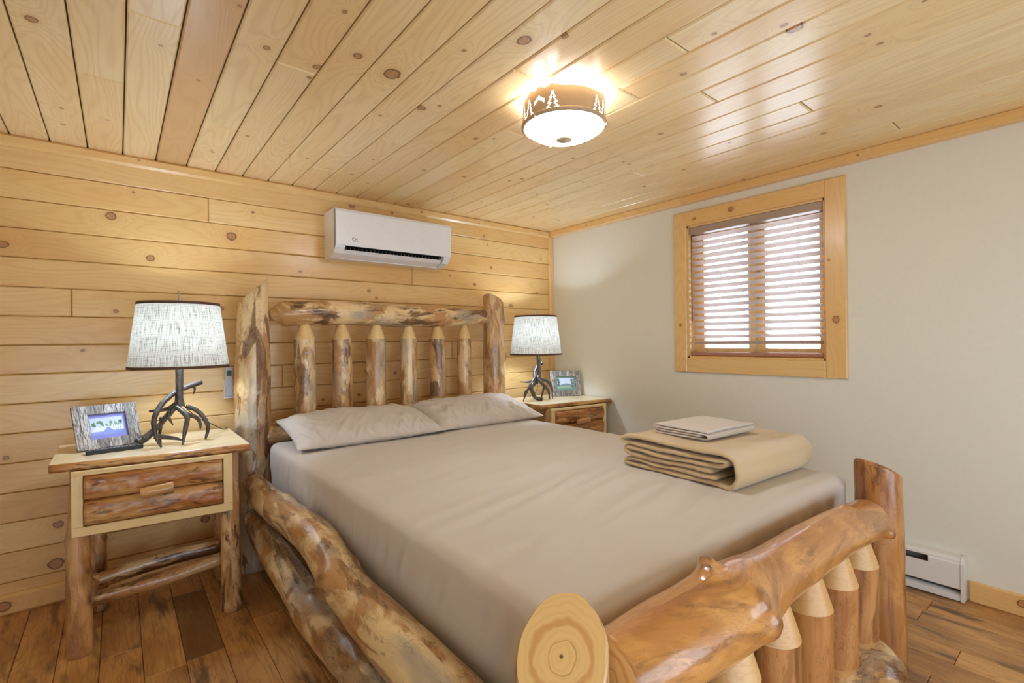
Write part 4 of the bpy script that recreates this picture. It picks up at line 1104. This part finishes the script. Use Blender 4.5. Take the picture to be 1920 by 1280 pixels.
# ------------------------------------------------------------------ picture frames
def wood_strip_mat():
    t = NT('barnwood strips')
    co = t.sep(t.n('ShaderNodeTexCoord').outputs['Object'])
    rnd = t.n('ShaderNodeObjectInfo').outputs['Random']; off = t.math('MULTIPLY', rnd, 40)
    a = t.noise(t.comb(t.math('MULTIPLY_ADD', co[0], 200, off), t.math('MULTIPLY', co[1], 30), off), 1, 4, .7)
    b = t.noise(t.comb(t.math('MULTIPLY_ADD', co[0], 60, off), t.math('MULTIPLY', co[1], 60), off), 1, 3, .6)
    c = t.mix(t.math('FRACT', t.math('MULTIPLY', rnd, 9.1)), srgb(206, 200, 194), srgb(128, 122, 122))
    c = t.mix(t.ramp(a, .42, .6), c, srgb(92, 82, 76))
    c = t.mix(t.math('MULTIPLY', t.ramp(b, .55, .7), .5), c, srgb(150, 110, 80))
    t.base(c, .6, .1, .3); t.bump(a, .5, .002)
    return t.m
M['barn'] = wood_strip_mat()
def picture_frame(label, m, w, h, iw, ih, matc, pic, strips):
    t = tag(bpy.data.objects.new('picture_frame', None), label, 'picture frame', 'barnwood picture frames'); COL.objects.link(t); t.matrix_basis = m
    bx = lambda n_, lo, hi, mt: box(n_, lo, hi, mt, t, 0, m)
    bx('backing', (-w/2+.002, .002, -.012), (w/2-.002, h-.002, -.006), M['black'])
    # strips of weathered wood around the opening; local x right, y up, z to viewer
    bw = (w-iw)/2; bh = (h-ih)/2; x = -w/2; k = 0
    while x < w/2-.002:
        wd = min(strips[k % len(strips)], w/2-x); k += 1
        if w/2-x-wd < .012: wd = w/2-x
        xm = x+wd/2; zt2 = .0065+.0015*((k*7) % 3)
        if xm < -iw/2 or xm > iw/2: bx('strip', (x+.0003, 0, -.006), (min(x+wd, w/2)-.0003, h, zt2), M['barn'])
        else:
            a, b = max(x, -iw/2), min(x+wd, iw/2)
            bx('strip', (x+.0003, 0, -.006), (x+wd-.0003, bh, zt2), M['barn']); bx('strip', (x+.0003, h-bh, -.006), (x+wd-.0003, h, zt2), M['barn'])
        x += wd
    bx('mat_board', (-iw/2-.004, bh-.004, -.006), (iw/2+.004, h-bh+.004, -.003), matc)
    pw, ph = iw*.78, ih*.70
    v = []; f = []; mi = []
    for (poly, ix) in pic[0]:
        s = len(v); v += [((a-.5)*pw, h/2+(b-.5)*ph, -.0026+.0001*ix) for a, b in poly]; f.append(tuple(range(s, s+len(poly)))); mi.append(ix)
    me = mesh_py('photograph', v, f, False, mi)
    for c in pic[1]: me.materials.append(c)
    link('photograph', me, t, mat=m)
    # easel leg behind
    bx('easel_leg', (-.02, .0, -.016), (.02, h*.8, -.012), M['black'])
    return t
pc = lambda c: plain('print', srgb(*c), .3)
sky_, tree_, snow_, lake_, trunk_ = pc((196, 208, 236)), pc((118, 150, 118)), pc((222, 228, 226)), pc((124, 140, 214)), pc((90, 90, 90))
R_ = lambda a, b, c, d: [(a, b), (c, b), (c, d), (a, d)]
rp = random.Random(5)
blobs = []
for k in range(22):
    cx_, cy_ = .06+.9*rp.random(), .50+.26*rp.random(); rr_ = .03+.05*rp.random()
    blobs.append(([(cx_+rr_*.8*math.cos(a*.9), cy_+rr_*1.5*math.sin(a*.9)) for a in range(7)], 2))
pic1 = ([(R_(0, 0, 1, 1), 0), ([(0, .2), (.18, .5), (.28, .42), (.42, .62), (.55, .5), (.8, .6), (1, .45), (1, .2)], 1)]+blobs+[(R_(0, 0, 1, .22), 3), ([(.35, .2), (.52, .48), (.68, .2)], 3), ([(.22, .22), (.34, .08), (.44, .22)], 1), ([(.66, .22), (.74, .08), (.84, .22)], 1)]+[(R_(.68+.07*k, .22, .69+.07*k, .55), 4) for k in range(4)], [sky_, snow_, tree_, lake_, trunk_])
fm1 = Matrix.Translation((-3.018, -.325, .749)) @ Matrix.Rotation(math.radians(20), 4, 'Z') @ Matrix.Rotation(math.radians(90-22), 4, 'X')
picture_frame('weathered barnwood frame with violet-matted forest picture on the left nightstand', fm1, .235, .195, .152, .114, plain('violet mat', srgb(136, 136, 210), .6), pic1, [.022, .030, .026, .034, .024])
hill_, field_ = pc((120, 140, 156)), pc((150, 176, 150))
pic2 = ([(R_(0, 0, 1, 1), 0), ([(0, .2), (.3, .42), (.55, .5), (.8, .42), (1, .3), (1, 0), (0, 0)], 1), (R_(0, 0, 1, .28), 2)]+[([(a+.09*math.cos(b*1.05), c+.16*math.sin(b*1.05)) for b in range(6)], 3) for a, c in ((.08, .35), (.1, .62), (.06, .85), (.94, .5), (.9, .8), (.95, .2))], [pc((206, 216, 240)), hill_, field_, pc((96, 116, 120))])
fm2 = Matrix.Translation((-.150, -.300, .747)) @ Matrix.Rotation(math.radians(-32), 4, 'Z') @ Matrix.Rotation(math.radians(90-10), 4, 'X')
picture_frame('grey barnwood frame with green-matted landscape picture beside the corner lamp', fm2, .250, .205, .172, .118, plain('green mat', srgb(120, 152, 140), .6), pic2, [.024, .020, .03, .018, .022])

# black remote lying before the left frame
br = thing('remote_control', 'black remote control lying flat in front of the violet-matted picture frame', 'remote control', (-3.005, -.432, .745), None, math.radians(6))
bmw = Matrix.Translation((-3.005, -.432, .745)) @ Matrix.Rotation(math.radians(6), 4, 'Z')
box('body', (-.095, -.020, .0), (.095, .020, .017), M['black'], br, .003, bmw)
gb = plain('grey key', srgb(150, 152, 162), .4)
for k in range(13):
    for j in (0, 1, 2): box('button', (-.086+k*.0135, -.014+j*.010, .0165), (-.079+k*.0135, -.008+j*.010, .0185), gb, br, 0, bmw)
